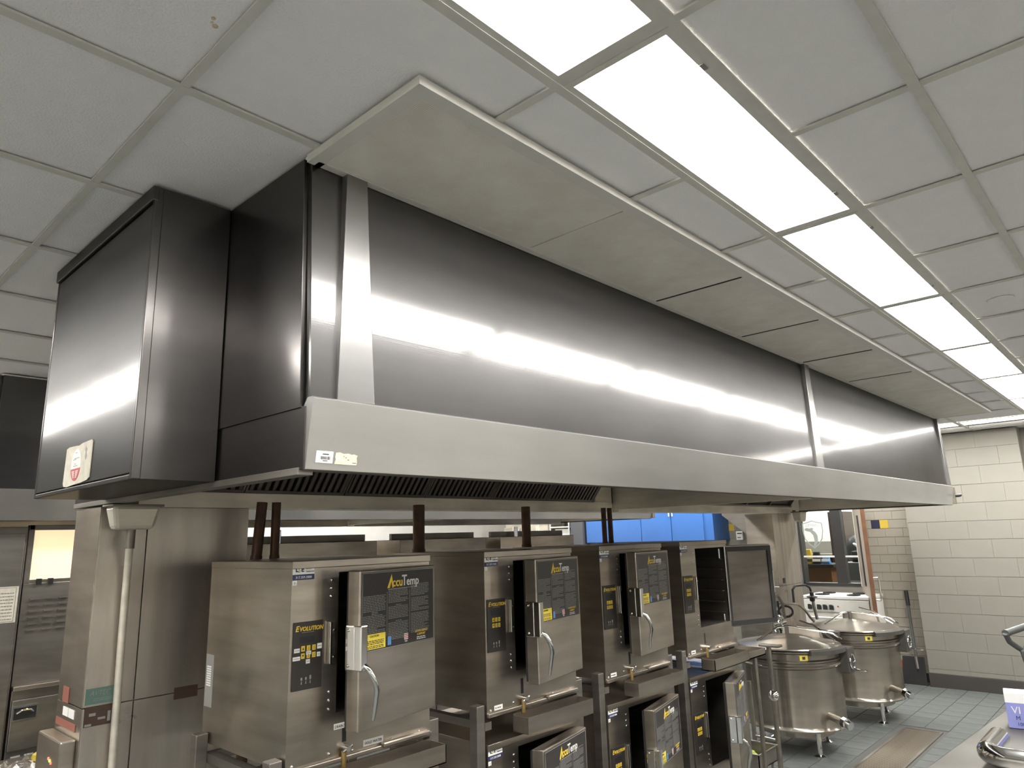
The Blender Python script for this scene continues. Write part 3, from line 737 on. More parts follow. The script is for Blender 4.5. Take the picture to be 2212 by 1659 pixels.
    if full_labels:
        a = bx('water_label', (.0, .172, .088), (.0014, .242, .106), 'tagw', t)
        put('lettering', text_mb('DRAIN WAT', .0125, (.0014, .175, .092), *YX, 'black', sx=.85), a)
        a = bx('water_label', (.0, .290, .012), (.0014, .372, .032), 'tagw', t)
        put('lettering', text_mb('HOLD WATER', .0125, (.0014, .295, .017), *YX, 'black', sx=.88), a)
    else:
        a = bx('water_label', (.0, .042, .008), (.0014, .09, .026), 'tagw', t)
        put('lettering', text_mb('FILL WATER', .0075, (.0014, .045, .014), *YX, 'black', sx=.85), a)
    # rating plate on the left side
    rp = bx('rating_plate', (-.585, -.0015, .12), (-.525, .0, .30), 'grey', t)
    q = MB()
    for k in range(9): q.poly([(-.575, -.002, .255 - k * .008), (-.54, -.002, .255 - k * .008), (-.54, -.002, .2605 - k * .008), (-.575, -.002, .2605 - k * .008)])
    part('plate_print', q, 'tagw', rp)
    # drip tray slung in front
    d = MB(); ty0, ty1, tz0, tz1, tx1 = .15, .59, -.092, -.030, .085
    for lo, hi in (((.0, ty0, tz0), (tx1, ty1, tz0 + .004)), ((tx1 - .004, ty0, tz0), (tx1, ty1, tz1)), ((.0, ty0, tz0), (.004, ty1, tz1 + .008)), ((.0, ty0, tz0), (tx1, ty0 + .004, tz1)), ((.0, ty1 - .004, tz0), (tx1, ty1, tz1))): d.box(lo, hi)
    part('drip_tray', d, 'steel', t)
    # door, hinged on the right
    hy = SW - .032
    D = part('door', MB().box((.012, -.400, .098), (.066, .0, .598)), 'steel', t, .004, (-.007, hy, 0), (0, 0, door_angle))
    for z in (.15, .55): part('hinge', MB().cyl((.03, .008, z - .03), (.03, .008, z + .03), .009, 10), 'chrome', D)
    g = MB()
    for lo, hi in (((.0, -.392, .106), (.012, -.362, .590)), ((.0, -.035, .106), (.012, -.004, .590)), ((.0, -.362, .106), (.012, -.035, .135)), ((.0, -.362, .560), (.012, -.035, .590))): g.box(lo, hi)
    part('gasket', g, 'gasket', D)
    bx('inner_panel', (.006, -.362, .135), (.0125, -.035, .560), 'cavity', D)
    X = .066
    pz = .585
    pl = bx('placard', (X, -.392, .335), (X + .0012, -.010, .590), 'placard', D, .0005, 'black instruction placard')
    bd = MB()
    for lo, hi in (((X, -.390, .336), (X + .0016, -.388, .588)), ((X, -.014, .336), (X + .0016, -.012, .588)), ((X, -.388, .336), (X + .0016, -.014, .338)), ((X, -.388, .586), (X + .0016, -.014, .588))): bd.box(lo, hi)
    part('placard_border', bd, 'grey', D)
    X2 = X + .0012
    lg = MB().prism([(-.268, .532), (-.256, .532), (-.247, .555), (-.242, .532), (-.236, .532), (-.246, .578)], 0, X2, X2 + .0008)
    part('logo_mark', lg, 'yellow', D)
    yc = -.242
    for tx_, sz, mt_, sx_, ov in (('ccu', .042, 'yellow', .95, .0), ('T', .052, 'white', .85, .004), ('emp', .042, 'white', .95, .004)):
        me_ = text_mb(tx_, sz, (X2, yc - ov, .536), *YX, mt_, bold=.0007, sx=sx_)
        put('lettering', me_, D); yc = max(v.co.y for v in me_.vertices) + .0015
    part('logo_underline', lines_mb(X2 + .0006, [(-.265, -.115, .5265)], .003), 'grey', D)
    rows = [(a, b, z + .635) for a, b, z in placard_rows()]
    part('instruction_print', lines_mb(X2 + .0006, rows, .0023), 'grey', D)
    for y in (-.2685, -.1485): bx('column_rule', (X2, y - .0006, .375), (X2 + .0008, y + .0006, .52), 'grey', D)
    cl = bx('caution_label', (X2, -.386, .342), (X2 + .001, -.276, .372 + .018), 'cautiony', D, label='yellow caution label')
    put('caution_lettering', text_mb('CAUTION', .0095, (X2 + .001, -.331, .3795), *YX, 'black', 'CENTER'), D)
    cr = []
    for z in (.367, .362, .357, .350, .345): cr.append((-.368, -.285, z))
    part('caution_print', lines_mb(X2 + .0014, cr, .0026), 'black', D)
    bx('blue_mark', (X2, -.264, .345), (X2 + .001, -.247, .372), 'bluep', D)
    fl = bx('flag_mark', (X2, -.178, .352), (X2 + .001, -.158, .372), 'tagw', D)
    q = MB()
    for k in range(3): q.poly([(X2 + .0014, -.178, .355 + k * .006), (X2 + .0014, -.158, .355 + k * .006), (X2 + .0014, -.158, .358 + k * .006), (X2 + .0014, -.178, .358 + k * .006)])
    part('flag_stripes', q, 'redp', D)
    put('flag_lettering', text_mb('USA', .008, (X2, -.168, .344), *YX, 'white', 'CENTER'), D)
    put('service_lettering', text_mb('LIFETIME SERVICE', .0105, (X2, -.085, .3685), *YX, 'yellow', 'CENTER', shear=.2, sx=.85), D)
    put('service_lettering', text_mb('& SUPPORT', .0105, (X2, -.085, .358), *YX, 'yellow', 'CENTER', shear=.2, sx=.85), D)
    part('service_print', lines_mb(X2 + .0006, [(-.11, -.06, .350), (-.11, -.06, .344)], .003), 'white', D)
    # latch bracket and curved lever on the free edge
    lb = MB().box((.018, -.415, .285), (.060, -.398, .425)).box((.058, -.415, .285), (.088, -.382, .425))
    lt = part('latch', lb, 'chrome', D, .004)
    for z in (.300, .410): part('bolt', MB().lathe([(.006, 0), (.005, .003), (.001, .005)], 8), 'bolt', D, loc=(.032, -.415, z), rot=(PI / 2, 0, 0))
    hp = [(.078, -.392, .262), (.098, -.388, .248), (.110, -.382, .225), (.112, -.368, .200), (.108, -.358, .180), (.100, -.354, .150), (.092, -.354, .105), (.090, -.356, .088)]
    hp = [(a, b, c + .042) for a, b, c in hp]
    part('handle', MB().tube(hp, .008, 10, radii=[.009, .0095, .0085, .0095, .0105, .0095, .008, .006]), 'chrome', D)
    return t, D
SX = -1.25
YS = [.084, .968, 1.782, 2.575]
ZU, ZL = 1.103, .357
ordw = ['nearest', 'second', 'third', 'farthest']
def deg(a): return math.radians(a)
protoA, doorA = steamer(True, deg(11), False)
protoA.location = (SX, YS[0], ZU)
tag(protoA, 'nearest and largest upper steamer, with paper tape labels on its panel', 'steamer', 'stacked countertop steamers')
protoB, doorB = steamer(False, deg(11), False)
protoB.location = (SX, YS[1], ZU)
tag(protoB, 'second upper steamer from the left, door slightly ajar', 'steamer', 'stacked countertop steamers')
def dd(src, y, z, a, label):
    c = dup(src); c.location = (SX, y, z); c['label'] = label
    for ch in c.children:
        if ch.name.startswith('door') : ch.rotation_euler = (0, 0, deg(a))
    return c
dd(protoB, YS[2], ZU, 7, 'third upper steamer from the left, next to the one with its door wide open')
s4, d4 = steamer(False, deg(156), True); s4.location = (SX, YS[3], ZU)
tag(s4, 'farthest upper steamer with its door swung wide open', 'steamer', 'stacked countertop steamers')
dd(protoB, YS[1], ZL, 12, 'lower steamer below the second one, only its top in view')
dd(protoB, YS[2], ZL, 13, 'lower steamer with door ajar below the third one')
dd(protoB, YS[3], ZL, 17, 'lower steamer beside the kettles, below the open door')
# stands
for k, y in enumerate(YS):
    t = thing('steamer_stand', (SX, y, 0), 'square tube stand carrying the %s pair of steamers' % ordw[k], 'stand', 'steamer stands')
    pm = MB().box((-.022, -.022, .02), (.022, .022, 1.14)).mesh('post', 'steel_d', .003)
    for px in (-.028, -.545):
        for py in (-.028, SW + .028): put('post', pm, t, (px, py, 0))
    for z in (ZU - .06, ZL - .045):
        s = MB().box((-.55, -.006, z), (-.006, .03, z + .03)).box((-.55, SW - .03, z), (-.006, SW + .006, z + .03)).box((-.55, .03, z), (-.53, SW - .03, z + .03))
        part('shelf_frame', s, 'steel_d', t)
    for px in (-.028, -.545):
        for py in (-.028, SW + .028): part('foot', MB().cyl((px, py, 0), (px, py, .03), .026, 12), 'black', t)
# ================================================================== KETTLES
def kettle(loc, label):
    t = thing('steam_kettle', loc, label, 'kettle', 'large lidded steam kettles')
    R_, zb, zr = .40, .20, .80
    prof = [(.30, zb - .06), (.30, zb), (R_ + .012, zb), (R_ + .016, zb + .012), (R_ + .004, zb + .026), (R_, zb + .04), (R_, zr - .13), (R_ + .012, zr - .12), (R_ + .012, zr - .11), (R_, zr - .10), (R_, zr - .085), (R_ + .012, zr - .075), (R_ + .012, zr - .065), (R_, zr - .055), (R_, zr - .01), (R_ + .02, zr), (R_ + .02, zr + .012), (R_ - .02, zr + .014)]
    part('body', MB().lathe(prof, 56), 'kettle', t)
    part('lid', MB().lathe([(R_ + .012, zr + .014), (R_ + .024, zr + .022), (R_ + .018, zr + .032), (R_ * .8, zr + .05), (R_ * .4, zr + .085), (.05, zr + .10), (.001, zr + .10)], 56), 'kettle', t)
    part('lid_post', MB().cyl((0, 0, zr + .09), (0, 0, zr + .165), .016, 12), 'steel_d', t)
    for s_ in (-1, 1):
        part('lid_rod', MB().tube([(-.18, -.22 + .0, zr + .055), (-.06, -.06, zr + .155), (.0, .02 * s_, zr + .165), (.30, .20 + .03 * s_, zr + .10), (.36, .24 + .03 * s_, zr + .05)], .008, 8) if s_ > 0 else MB().tube([(.0, .30, zr + .18), (.14, .26, zr + .15), (.34, .16, zr + .05)], .008, 8), 'chrome', t)
    # front pouring lip guard (grey), side block
    arc = []
    for k in range(9):
        a = math.radians(-46 + k * 7.0); arc.append((math.cos(a), math.sin(a)))
    g = MB()
    for (c0, s0), (c1, s1) in zip(arc[:-1], arc[1:]):
        r0, r1 = R_ + .006, R_ + .062
        g.hexa([(r0 * c0, r0 * s0, zr - .02), (r1 * c0, r1 * s0, zr - .012), (r1 * c1, r1 * s1, zr - .012), (r0 * c1, r0 * s1, zr - .02), (r0 * c0, r0 * s0, zr + .034), (r1 * c0, r1 * s0, zr + .02), (r1 * c1, r1 * s1, zr + .02), (r0 * c1, r0 * s1, zr + .034)])
    part('lip_guard', g, 'guard', t, label='dull grey lip guard')
    bx('side_block', (-.15, -.47, zr - .012), (.03, -.40, zr + .025), 'guard', t, .004)
    a = math.radians(-52)
    yl = part('warning_label', MB().box((0, -.032, -.02), (.0015, .032, .02)), 'cautiony', t, 0, ((R_ + .001) * math.cos(a), (R_ + .001) * math.sin(a), zr - .035), (0, 0, a), 'small yellow label')
    part('label_icon', MB().box((.0015, -.012, -.011), (.0025, .012, .011)), 'navy', yl)
    # control console on the right with a crank
    bx('console', (.36, .06, zr - .19), (.47, .22, zr + .01), 'guard', t, .008)
    part('crank', MB().tube([(.47, .12, zr - .10), (.50, .12, zr - .10), (.50, .08, zr - .155), (.52, .075, zr - .155), (.60, .075, zr - .155)], .007, 8), 'chrome', t)
    part('crank_wheel', MB().tube([(.478, .12 + .055 * math.cos(i * PI / 8), zr - .10 + .055 * math.sin(i * PI / 8)) for i in range(17)], .007, 8, cap=False), 'chrome', t)
    # draw off valve low on the front
    a = math.radians(-28); c, s = math.cos(a), math.sin(a)
    v = MB().cyl((R_ * .9 * c, R_ * .9 * s, zb + .125), ((R_ + .15) * c, (R_ + .15) * s, zb + .105), .028, 14)
    vv = part('draw_off_valve', v, 'kettle', t)
    part('valve_nut', MB().cyl(((R_ + .14) * c, (R_ + .14) * s, zb + .107), ((R_ + .175) * c, (R_ + .175) * s, zb + .10), .040, 8), 'chrome', vv)
    part('valve_cap', MB().cyl(((R_ + .175) * c, (R_ + .175) * s, zb + .10), ((R_ + .215) * c, (R_ + .215) * s, zb + .09), .032, 12), 'chrome', vv)
    part('valve_lever', MB().cyl(((R_ + .11) * c, (R_ + .11) * s, zb + .09), ((R_ + .10) * c + .01, (R_ + .10) * s, zb + .035), .007, 8), 'chrome', vv)
    for k, dg_ in enumerate((-38, 62, 150, 230)):
        a = math.radians(dg_); c, s = math.cos(a) * .31, math.sin(a) * .31
        part('leg', MB().lathe([(.048, 0), (.048, .008), (.026, .018), (.02, .02), (.02, zb)], 14, (c, s, 0)), 'chrome', t)
    # backsplash tray behind the lid
    part('rear_bracket', MB().hexa([(-.20, .36, zr - .03), (.16, .36, zr - .03), (.16, .44, zr - .03), (-.20, .44, zr - .03), (-.20, .38, zr + .12), (.12, .38, zr + .12), (.12, .44, zr + .12), (-.20, .44, zr + .12)]), 'steel', t, .004)
    return t
kettle((-1.745, 5.16, 0), 'nearer steam kettle with a closed lid and yellow label')
kettle((-1.645, 6.50, 0), 'farther steam kettle standing closer to the cream pier')
# tubular stand beside the nearer kettle
t = thing('tilting_stand', (-1.6, 4.43, 0), 'tubular steel stand with a round pivot knob beside the nearer kettle', 'stand')
part('pole', MB().cyl((0, 0, .0), (0, 0, .90), .019, 14), 'kettle', t)
part('pole', MB().cyl((-.2, .03, .0), (-.2, .03, .62), .017, 14), 'kettle', t)
part('crossbar', MB().cyl((0, 0, .22), (-.2, .03, .22), .012, 12), 'kettle', t)
kb = MB().lathe([(.036, -.02), (.038, -.015), (.038, .012), (.03, .02), (.02, .026), (.001, .026)], 20)
part('pivot_knob', kb, 'chrome', t, loc=(.012, -.02, .545), rot=(PI / 2 * .9, 0, .35))
bx('top_plate', (-.06, -.05, .90), (.10, .03, .918), 'steel_d', t, .004)
t = thing('slide_tray', (-1.52, 3.42, .66), 'narrow steel tray on the stand end, left of the nearer kettle', 'tray')
q = MB()
for lo, hi in (((-.16, 0, .28), (.16, .42, .288)), ((.152, 0, .28), (.16, .42, .325)), ((-.16, 0, .28), (-.152, .42, .325)), ((-.16, .412, .28), (.16, .42, .325)), ((-.16, 0, .28), (.16, .008, .325))): q.box(lo, hi)
part('tray', q, 'steel', t)
for a in (-.13, .13):
    part('leg', MB().cyl((a, .30, -.66), (a, .30, .28), .016, 12), 'kettle', t)
t = thing('waste_pan', (-1.62, 4.02, .16), 'low steel pan with green scraps under the tray by the kettle', 'pan')
q = MB()
for lo, hi in (((-.12, -.15, 0), (.12, .15, .006)), ((.114, -.15, 0), (.12, .15, .1)), ((-.12, -.15, 0), (-.114, .15, .1)), ((-.12, .144, 0), (.12, .15, .1)), ((-.12, -.15, 0), (.12, -.144, .1))): q.box(lo, hi)
part('pan', q, 'steel_d', t)
part('rim', MB().tube([(-.125, -.155, .1), (.125, -.155, .1), (.125, .155, .1), (-.125, .155, .1), (-.125, -.155, .1)], .006, 6), 'kettle', t)
for k in range(5): part('scrap', MB().lathe([(.02, 0), (.035, .02), (.02, .045), (.002, .05)], 8), 'green', t, loc=(random.uniform(-.06, .06), random.uniform(-.1, .1), .006))
for a in (-.1, .1): part('leg', MB().cyl((a, .1, -.16), (a, .1, 0), .01, 8), 'steel_d', t)
# pot filler and valves on the far column
t = thing('pot_filler', (-2.07, 6.02, .80), 'swing arm pot filler faucet with a black collar above the kettles', 'faucet')
part('riser', MB().cyl((.03, -.30, -.05), (.03, -.30, .32), .012, 10), 'black', t)
part('arm', MB().tube([(.03, -.30, .30), (.06, -.10, .28), (.09, .05, .26), (.11, .15, .20), (.12, .24, .12), (.13, .30, .075)], .012, 10), 'steel_d', t)
part('gooseneck', MB().tube([(.06, .02, .27), (.06, .02, .40), (.07, .07, .435), (.09, .28, .43), (.10, .36, .40), (.105, .38, .36)], .011, 10), 'black', t)
part('spout', MB().tube([(.105, .38, .36), (.11, .40, .20), (.12, .42, .085)], .015, 12), 'steel_d', t)
part('collar', MB().lathe([(.018, -.04), (.026, -.03), (.026, -.006), (.052, 0), (.052, .008), (.02, .02), (.02, .05)], 18, (.106, .385, .30)), 'black', t, label='black collar')
t = thing('valve_cluster', (-2.04, 5.62, .82), 'chrome steam valves clustered beside the open steamer door', 'valve')
part('manifold', MB().cyl((0, -.05, .0), (0, -.05, .36), .016, 10).cyl((0, -.05, .1), (.03, .16, .1), .016, 10), 'chrome', t)
part('elbow', MB().tube([(.02, -.08, .34), (.05, 0, .36), (.06, .07, .28), (.05, .11, .14)], .015, 10), 'steel_d', t)
part('handwheel', MB().tube([(.05 + .06 * math.cos(i * PI / 8), .15 + .02 * math.cos(i * PI / 8), .20 + .05 * math.sin(i * PI / 8)) for i in range(17)], .011, 8, cap=False), 'black', t)
for k, (y, z) in enumerate(((-.04, .03), (.05, .1), (.12, .05), (-.03, .24), (.09, .15))):
    part('fitting', MB().lathe([(.02, -.025), (.03, -.015), (.03, .012), (.018, .026)], 8), 'chrome', t, loc=(.02, y, z), rot=(.4, PI / 2.3, 0))
part('gauge_cap', MB().cyl((.02, -.10, .16), (.05, -.10, .16), .018, 12), 'redp', t)
# ================================================================== FLOOR DRAIN, TOOLS
t = thing('trench_drain', (-1.22, 3.0, 0), 'long steel floor drain grate in front of the kettles', 'floor drain')
bx('drain_frame', (0, 0, -.03), (.022, 3.28, .004), 'steel_d', t); bx('drain_frame', (.288, 0, -.03), (.31, 3.28, .004), 'steel_d', t); bx('drain_frame', (.022, 3.256, -.03), (.288, 3.28, .004), 'steel_d', t)
bx('drain_pit', (.022, 0, -.06), (.288, 3.256, -.03), 'gasket', t)
sm = MB().box((.022, -.006, -.02), (.288, .006, .001)).mesh('slat', 'grate')
k = 0; y = 3.245
while y > .05 and k < 140:
    put('slat', sm, t, (0, y, 0)); y -= .0235; k += 1
t = thing('floor_scraper', (-1.60, 8.36, 0), 'black bladed floor scraper leaning in the recess by the pier', 'scraper')
part('handle', MB().tube([(.03, -.04, .22), (-.01, .08, 1.02)], .016, 10), 'handleg', t)
part('grip', MB().tube([(.0, .055, .86), (-.012, .085, 1.03)], .023, 12), 'black', t)
part('ferrule', MB().cyl((.035, -.05, .17), (.025, -.03, .30), .018, 10), 'steel_d', t)
part('blade', MB().hexa([(-.14, -.09, .0), (.12, -.09, .0), (.12, -.075, .0), (-.14, -.075, .0), (-.12, -.03, .30), (.11, -.03, .30), (.11, -.015, .30), (-.12, -.015, .30)]), 'black', t, .006)
t = thing('dustpan', (-1.77, 8.40, 0), 'red dustpan on the floor behind the farther kettle', 'dustpan')
part('pan', MB().hexa([(-.10, -.06, 0), (.10, -.06, 0), (.08, .06, 0), (-.08, .06, 0), (-.10, -.05, .02), (.10, -.05, .02), (.08, .06, .16), (-.08, .06, .16)]), 'redp', t, .004)
part('handle', MB().tube([(0, .05, .12), (0, .09, .22)], .012, 8), 'redp', t)
# ================================================================== COUNTER ON THE RIGHT
ca = math.radians(90 - 4.1)
t = thing('work_table', (-.03, .9, 0), 'stainless work table filling the lower right corner', 'table', None, -math.radians(4.1))
bx('table_top', (0, 0, .86), (1.1, 3.3, .90), 'steel', t, .006).data.materials[0] = M['table']
bx('undershelf', (.06, .08, .25), (1.04, 3.2, .28), 'steel_d', t, .003)
for px in (.06, 1.04):
    for py in (.1, 3.2): part('leg', MB().cyl((px, py, 0), (px, py, .86), .02, 12), 'steel_d', t)
t = thing('glove_box', (.20, 2.80, .902), 'lavender and white carton of disposable gloves on the work table', 'box', None, math.radians(9))
bx('carton', (0, 0, 0), (.26, .10, .145), 'glovel', t, .001)
bx('carton_top', (-.001, -.001, .105), (.261, .101, .147), 'glovew', t, .001, 'white upper band')
put('lettering', text_mb('VI', .042, (.018, -.001, .062), *XY, 'white'), t)
put('lettering', text_mb('M', .024, (.03, -.001, .036), *XY, 'navy'), t)
put('lettering', text_mb('100', .02, (.032, -.001, .012), *XY, 'navy'), t)
part('top_print', MB().poly([(.03, .03, .1475), (.2, .03, .1475), (.2, .036, .1475), (.03, .036, .1475)]).poly([(.05, .05, .1475), (.18, .05, .1475), (.18, .055, .1475), (.05, .055, .1475)]), 'glovel', t)
t = thing('tray_rail', (.20, 2.02, .902), 'thick rounded chrome rail lying on the work table edge', 'rail')
pth = [(.45, 0, .07), (.12, 0, .07)] + [(.12 - .075 * math.sin(a), .075 - .075 * math.cos(a), .07) for a in [i * PI / 16 for i in range(1, 9)]] + [(.045, .30, .07)]
part('rail', MB().tube(pth, .036, 20), 'chrome', t)
for p in ((.35, 0), (.045, .25)): part('foot', MB().cyl((p[0], p[1], 0), (p[0], p[1], .05), .02, 12), 'black', t)
t = thing('scoop', (.30, 3.42, .902), 'grey D-handled scoop standing upright at the right edge', 'scoop')
part('grip', MB().tube([(-.13, -.16, .345), (-.05, .10, .365)], .017, 14), 'handleg', t)
part('yoke', MB().tube([(-.13, -.16, .345), (-.125, -.12, .30), (-.105, -.05, .265), (-.085, -.02, .245)], .013, 10), 'handleg', t)
part('yoke', MB().tube([(-.06, .085, .36), (-.055, .06, .30), (-.07, .01, .265), (-.085, -.02, .245)], .013, 10), 'handleg', t)
part('shank', MB().hexa([(-.085, -.045, .14), (-.055, -.045, .14), (-.055, .03, .14), (-.085, .03, .14), (-.10, -.055, .255), (-.07, -.055, .255), (-.07, .02, .255), (-.10, .02, .255)]), 'handleg', t, .008)
part('blade', MB().hexa([(-.075, -.06, .0), (-.055, -.06, .0), (-.055, .10, .0), (-.075, .10, .0), (-.085, -.04, .15), (-.06, -.04, .15), (-.06, .03, .15), (-.085, .03, .15)]), 'steel', t, .004)
# ================================================================== SECOND COOKING LINE (across the aisle)
def oven(y0, w_, top, label, x1=-4.55, dpt=.85):
    t = thing('convection_oven', (x1, y0, 0), label, 'oven', 'stacked ovens under the second hood')
    bx('body', (-dpt, 0, .14), (0, w_, top), 'steel', t, .004)
    for z0, z1 in ((.2, (top + .1) / 2 - .02), ((top + .1) / 2 + .02, top - .20)):
        for a, b in ((.03, w_ * .36), (w_ * .37, w_ * .70)):
            d = bx('door', (.0, a, z0), (.03, b, z1), 'steel_d', t, .004)
            part('handle', MB().tube([(.03, (a if a > .1 else b) + (.03 if a > .1 else -.03), z0 + .1), (.065, (a if a > .1 else b) + (.03 if a > .1 else -.03), z0 + .12), (.065, (a if a > .1 else b) + (.03 if a > .1 else -.03), z1 - .12), (.03, (a if a > .1 else b) + (.03 if a > .1 else -.03), z1 - .1)], .01, 8), 'chrome', d)
        bx('control_strip', (.0, w_ * .72, z0), (.02, w_ - .03, z1), 'black', t, .002)
    bx('vent_panel', (-.2, .02, top), (-.16, w_ - .02, top + .06), 'steel_d', t, .002)
    part('flue_pipe', MB().cyl((-.1, w_ * .27, top - .06), (-.1, w_ * .27, top + .11), .03, 12), 'chrome', t)
    for a in (.06, w_ - .06):
        for x in (-.06, -dpt + .06): part('leg', MB().cyl((x, a, 0), (x, a, .14), .025, 10), 'steel_d', t)
    return t
oven(1.55, 1.30, 1.80, 'stainless oven top seen above the first steamer, under the second hood')
oven(3.12, 1.15, 1.80, 'stainless oven top seen between two copper pipes, under the second hood')
oven(4.5, 1.3, 1.80, 'stainless oven top seen behind the second steamer')
# holding cabinet with a notice, lit unit, drawer warmer on the left
t = thing('holding_cabinet', (-4.12, -.95, 0), 'tall stainless cabinet with a paper notice, far left behind the column', 'cabinet')
bx('body', (-.7, 0, .1), (0, .945, 1.94), 'steel_d', t, .004)
bx('door', (.0, .02, .14), (.025, .93, 1.90), 'steel_d', t, .004)
pn = bx('notice', (.026, .80, 1.40), (.028, .925, 1.60), 'paper', t, 0, 'white framed paper notice')
part('notice_print', lines_mb(.0285, [(.815, .905, 1.56 - k * .018) for k in range(9)], .006), 'grey', pn)
q = MB()
for lo, hi in (((.028, .81, 1.405), (.0288, .813, 1.595)), ((.028, .912, 1.405), (.0288, .915, 1.595)), ((.028, .813, 1.405), (.0288, .912, 1.408)), ((.028, .813, 1.592), (.0288, .912, 1.595))): q.box(lo, hi)
part('notice_border', q, 'grey', pn)
for a in (.08, .86):
    for x in (-.06, -.62): part('caster', MB().cyl((x, a, 0), (x, a, .1), .04, 10), 'black', t)
t = thing('vented_warmer', (-4.12, .005, 0), 'stainless warmer with a glowing cream window and louvres behind the column', 'warmer')
bx('body', (-.7, 0, .1), (0, 1.3, 1.02), 'steel_d', t, .004)
bx('back_unit', (-.7, 0, 1.02), (-.02, 1.3, 1.61), 'steel_d', t, .003)
bx('lit_window', (-.06, .03, 1.63), (-.04, 1.2, 1.92), 'litpanel', t, 0, 'glowing cream panel')
bx('window_frame', (-.06, .0, 1.92), (-.02, 1.3, 1.95), 'steel_d', t, .003); bx('window_frame', (-.06, .0, 1.61), (-.02, .03, 1.95), 'steel_d', t, .003)
for k in range(2): bx('clip', (-.03, .065 + k * .06, 1.60), (-.005, .09 + k * .06, 1.635), 'black', t)
for r in range(6):
    for c in range(3): bx('louvre', (-.02, .04 + c * .075, 1.34 + r * .035), (-.006, .09 + c * .075, 1.347 + r * .035), 'steel_d', t)
bx('shelf_edge', (-.02, .0, 1.02), (.03, 1.3, 1.045), 'steel', t, .004)
d = bx('drawer', (.0, .003, .70), (.025, .26, .97), 'steel_d', t, .004)
bx('recess', (.0255, .015, .865), (.028, .125, .93), 'gasket', d)
q = MB()
for lo, hi in (((.025, .008, .928), (.034, .132, .936)), ((.025, .008, .86), (.03, .132, .866)), ((.025, .008, .866), (.03, .015, .928)), ((.025, .125, .866), (.03, .132, .928))): q.box(lo, hi)
part('pull_frame', q, 'chrome', d)
part('pull', MB().tube([(.03, .03, .90), (.045, .05, .915), (.048, .07, .918), (.045, .09, .915), (.03, .11, .90)], .006, 8), 'chrome', d)
for a in (.01, .075): bx('drawer_label', (.0, a + .02, .64), (.004, a + .065, .67), 'tagw', t)
for a in (.06, 1.24):
    for x in (-.06, -.62): part('leg', MB().cyl((x, a, 0), (x, a, .1), .03, 10), 'steel_d', t)
t = thing('prep_table', (-3.6, -.95, 0), 'low stainless prep table at the bottom left corner', 'table')
bx('table_top', (-.35, 0, .66), (.35, 1.45, .70), 'steel_d', t, .004)
for a in (.06, 1.39):
    for x in (-.29, .29): part('leg', MB().cyl((x, a, 0), (x, a, .66), .02, 10), 'steel_d', t)
t = thing('rubber_gloves', (-3.72, .16, .702), 'yellow rubber gloves lying on the prep table', 'gloves')
part('glove', MB().lathe([(.06, 0), (.085, .02), (.08, .045), (.05, .062), (.001, .066)], 14), 'yelcloth', t).scale = (1, 1.5, 1)
part('glove', MB().lathe([(.05, 0), (.07, .02), (.06, .05), (.001, .058)], 14), 'yelcloth', t, loc=(-.02, .16, 0)).scale = (1, 1.4, 1)
t = thing('foil_parcel', (-3.42, -.18, .702), 'crumpled foil parcel on the prep table corner', 'foil')
fo = MB(); n = 14
hh = [[.03 + .05 * random.random() * (1 if 0 < i < n and 0 < j < n else 0) for j in range(n + 1)] for i in range(n + 1)]
for i in range(n):
    for j in range(n):
        P = lambda a, b: ((a / n - .5) * .5, (b / n - .5) * .4, hh[a][b] if 0 < a < n and 0 < b < n else 0)
        fo.poly([P(i, j), P(i + 1, j), P(i + 1, j + 1), P(i, j + 1)])
part('foil', fo, 'foil', t)
# ================================================================== FAR LEFT BACKGROUND: blue cabinets, rack
t = thing('wall_cabinets', (-6.02, 8.02, 1.66), 'bright blue wall cabinets under the far hood edge', 'cabinet')
bx('carcass', (0, 0, 0), (2.2, .47, .85), 'blue', t, .003)
for k in range(4):
    d = bx('door', (.01 + k * .515, -.02, .01), (.515 + k * .515, .0, .84), 'blue', t, .003)
    for zz in (.40,):
        xh = (.515 + k * .515 - .025) if k % 2 == 0 else (.01 + k * .515 + .02)
        bx('pull', (xh, -.04, .36), (xh + .012, -.02, .42), 'tagw', d, .002)
t = thing('steel_post', (-6.3, 7.96, 0), 'dark steel post left of the blue cabinets', 'post')
bx('post', (0, 0, 0), (.24, .2, ZC - .01), 'steel_d', t, .01).data.materials[0] = plain('painted_steel_post', (.09, .09, .10), .5)
bx('base_plate', (-.03, -.03, 0), (.27, .23, .015), 'steel_d', t)
t = thing('wire_shelf', (-6.76, 8.0, 0), 'white shelf unit left of the dark post', 'shelf')
for x in (0, .4):
    for y in (0, .35): part('upright', MB().cyl((x, y, 0), (x, y, 2.15), .012, 8), 'whitepaint', t)
for z in (.5, 1.0, 1.70, 1.80, 1.92, 2.02, 2.09): bx('shelf', (-.01, -.01, z), (.41, .36, z + .02), 'whitepaint', t, .003)
t = thing('storage_bin', (-6.70, 8.05, 1.822), 'white bin with a yellow strip on the shelf unit', 'bin')
bx('bin', (0, 0, 0), (.29, .25, .08), 'whitepaint', t, .006); bx('strip', (.02, -.002, .03), (.12, .0, .05), 'gyellow', t)
t = thing('reach_in_refrigerator', (-7.55, 7.75, 0), 'pale grey reach-in refrigerator left of the shelf unit', 'refrigerator')
bx('body', (0, 0, .12), (.75, .7, 2.08), 'liner', t, .01); bx('door', (.01, -.05, .3), (.36, 0, 1.95), 'liner', t, .008); bx('door', (.385, -.05, .3), (.74, 0, 1.95), 'liner', t, .008)
for x in (.33, .41): part('handle', MB().tube([(x, -.05, 1.0), (x, -.085, 1.02), (x, -.085, 1.38), (x, -.05, 1.4)], .01, 8), 'chrome', t)
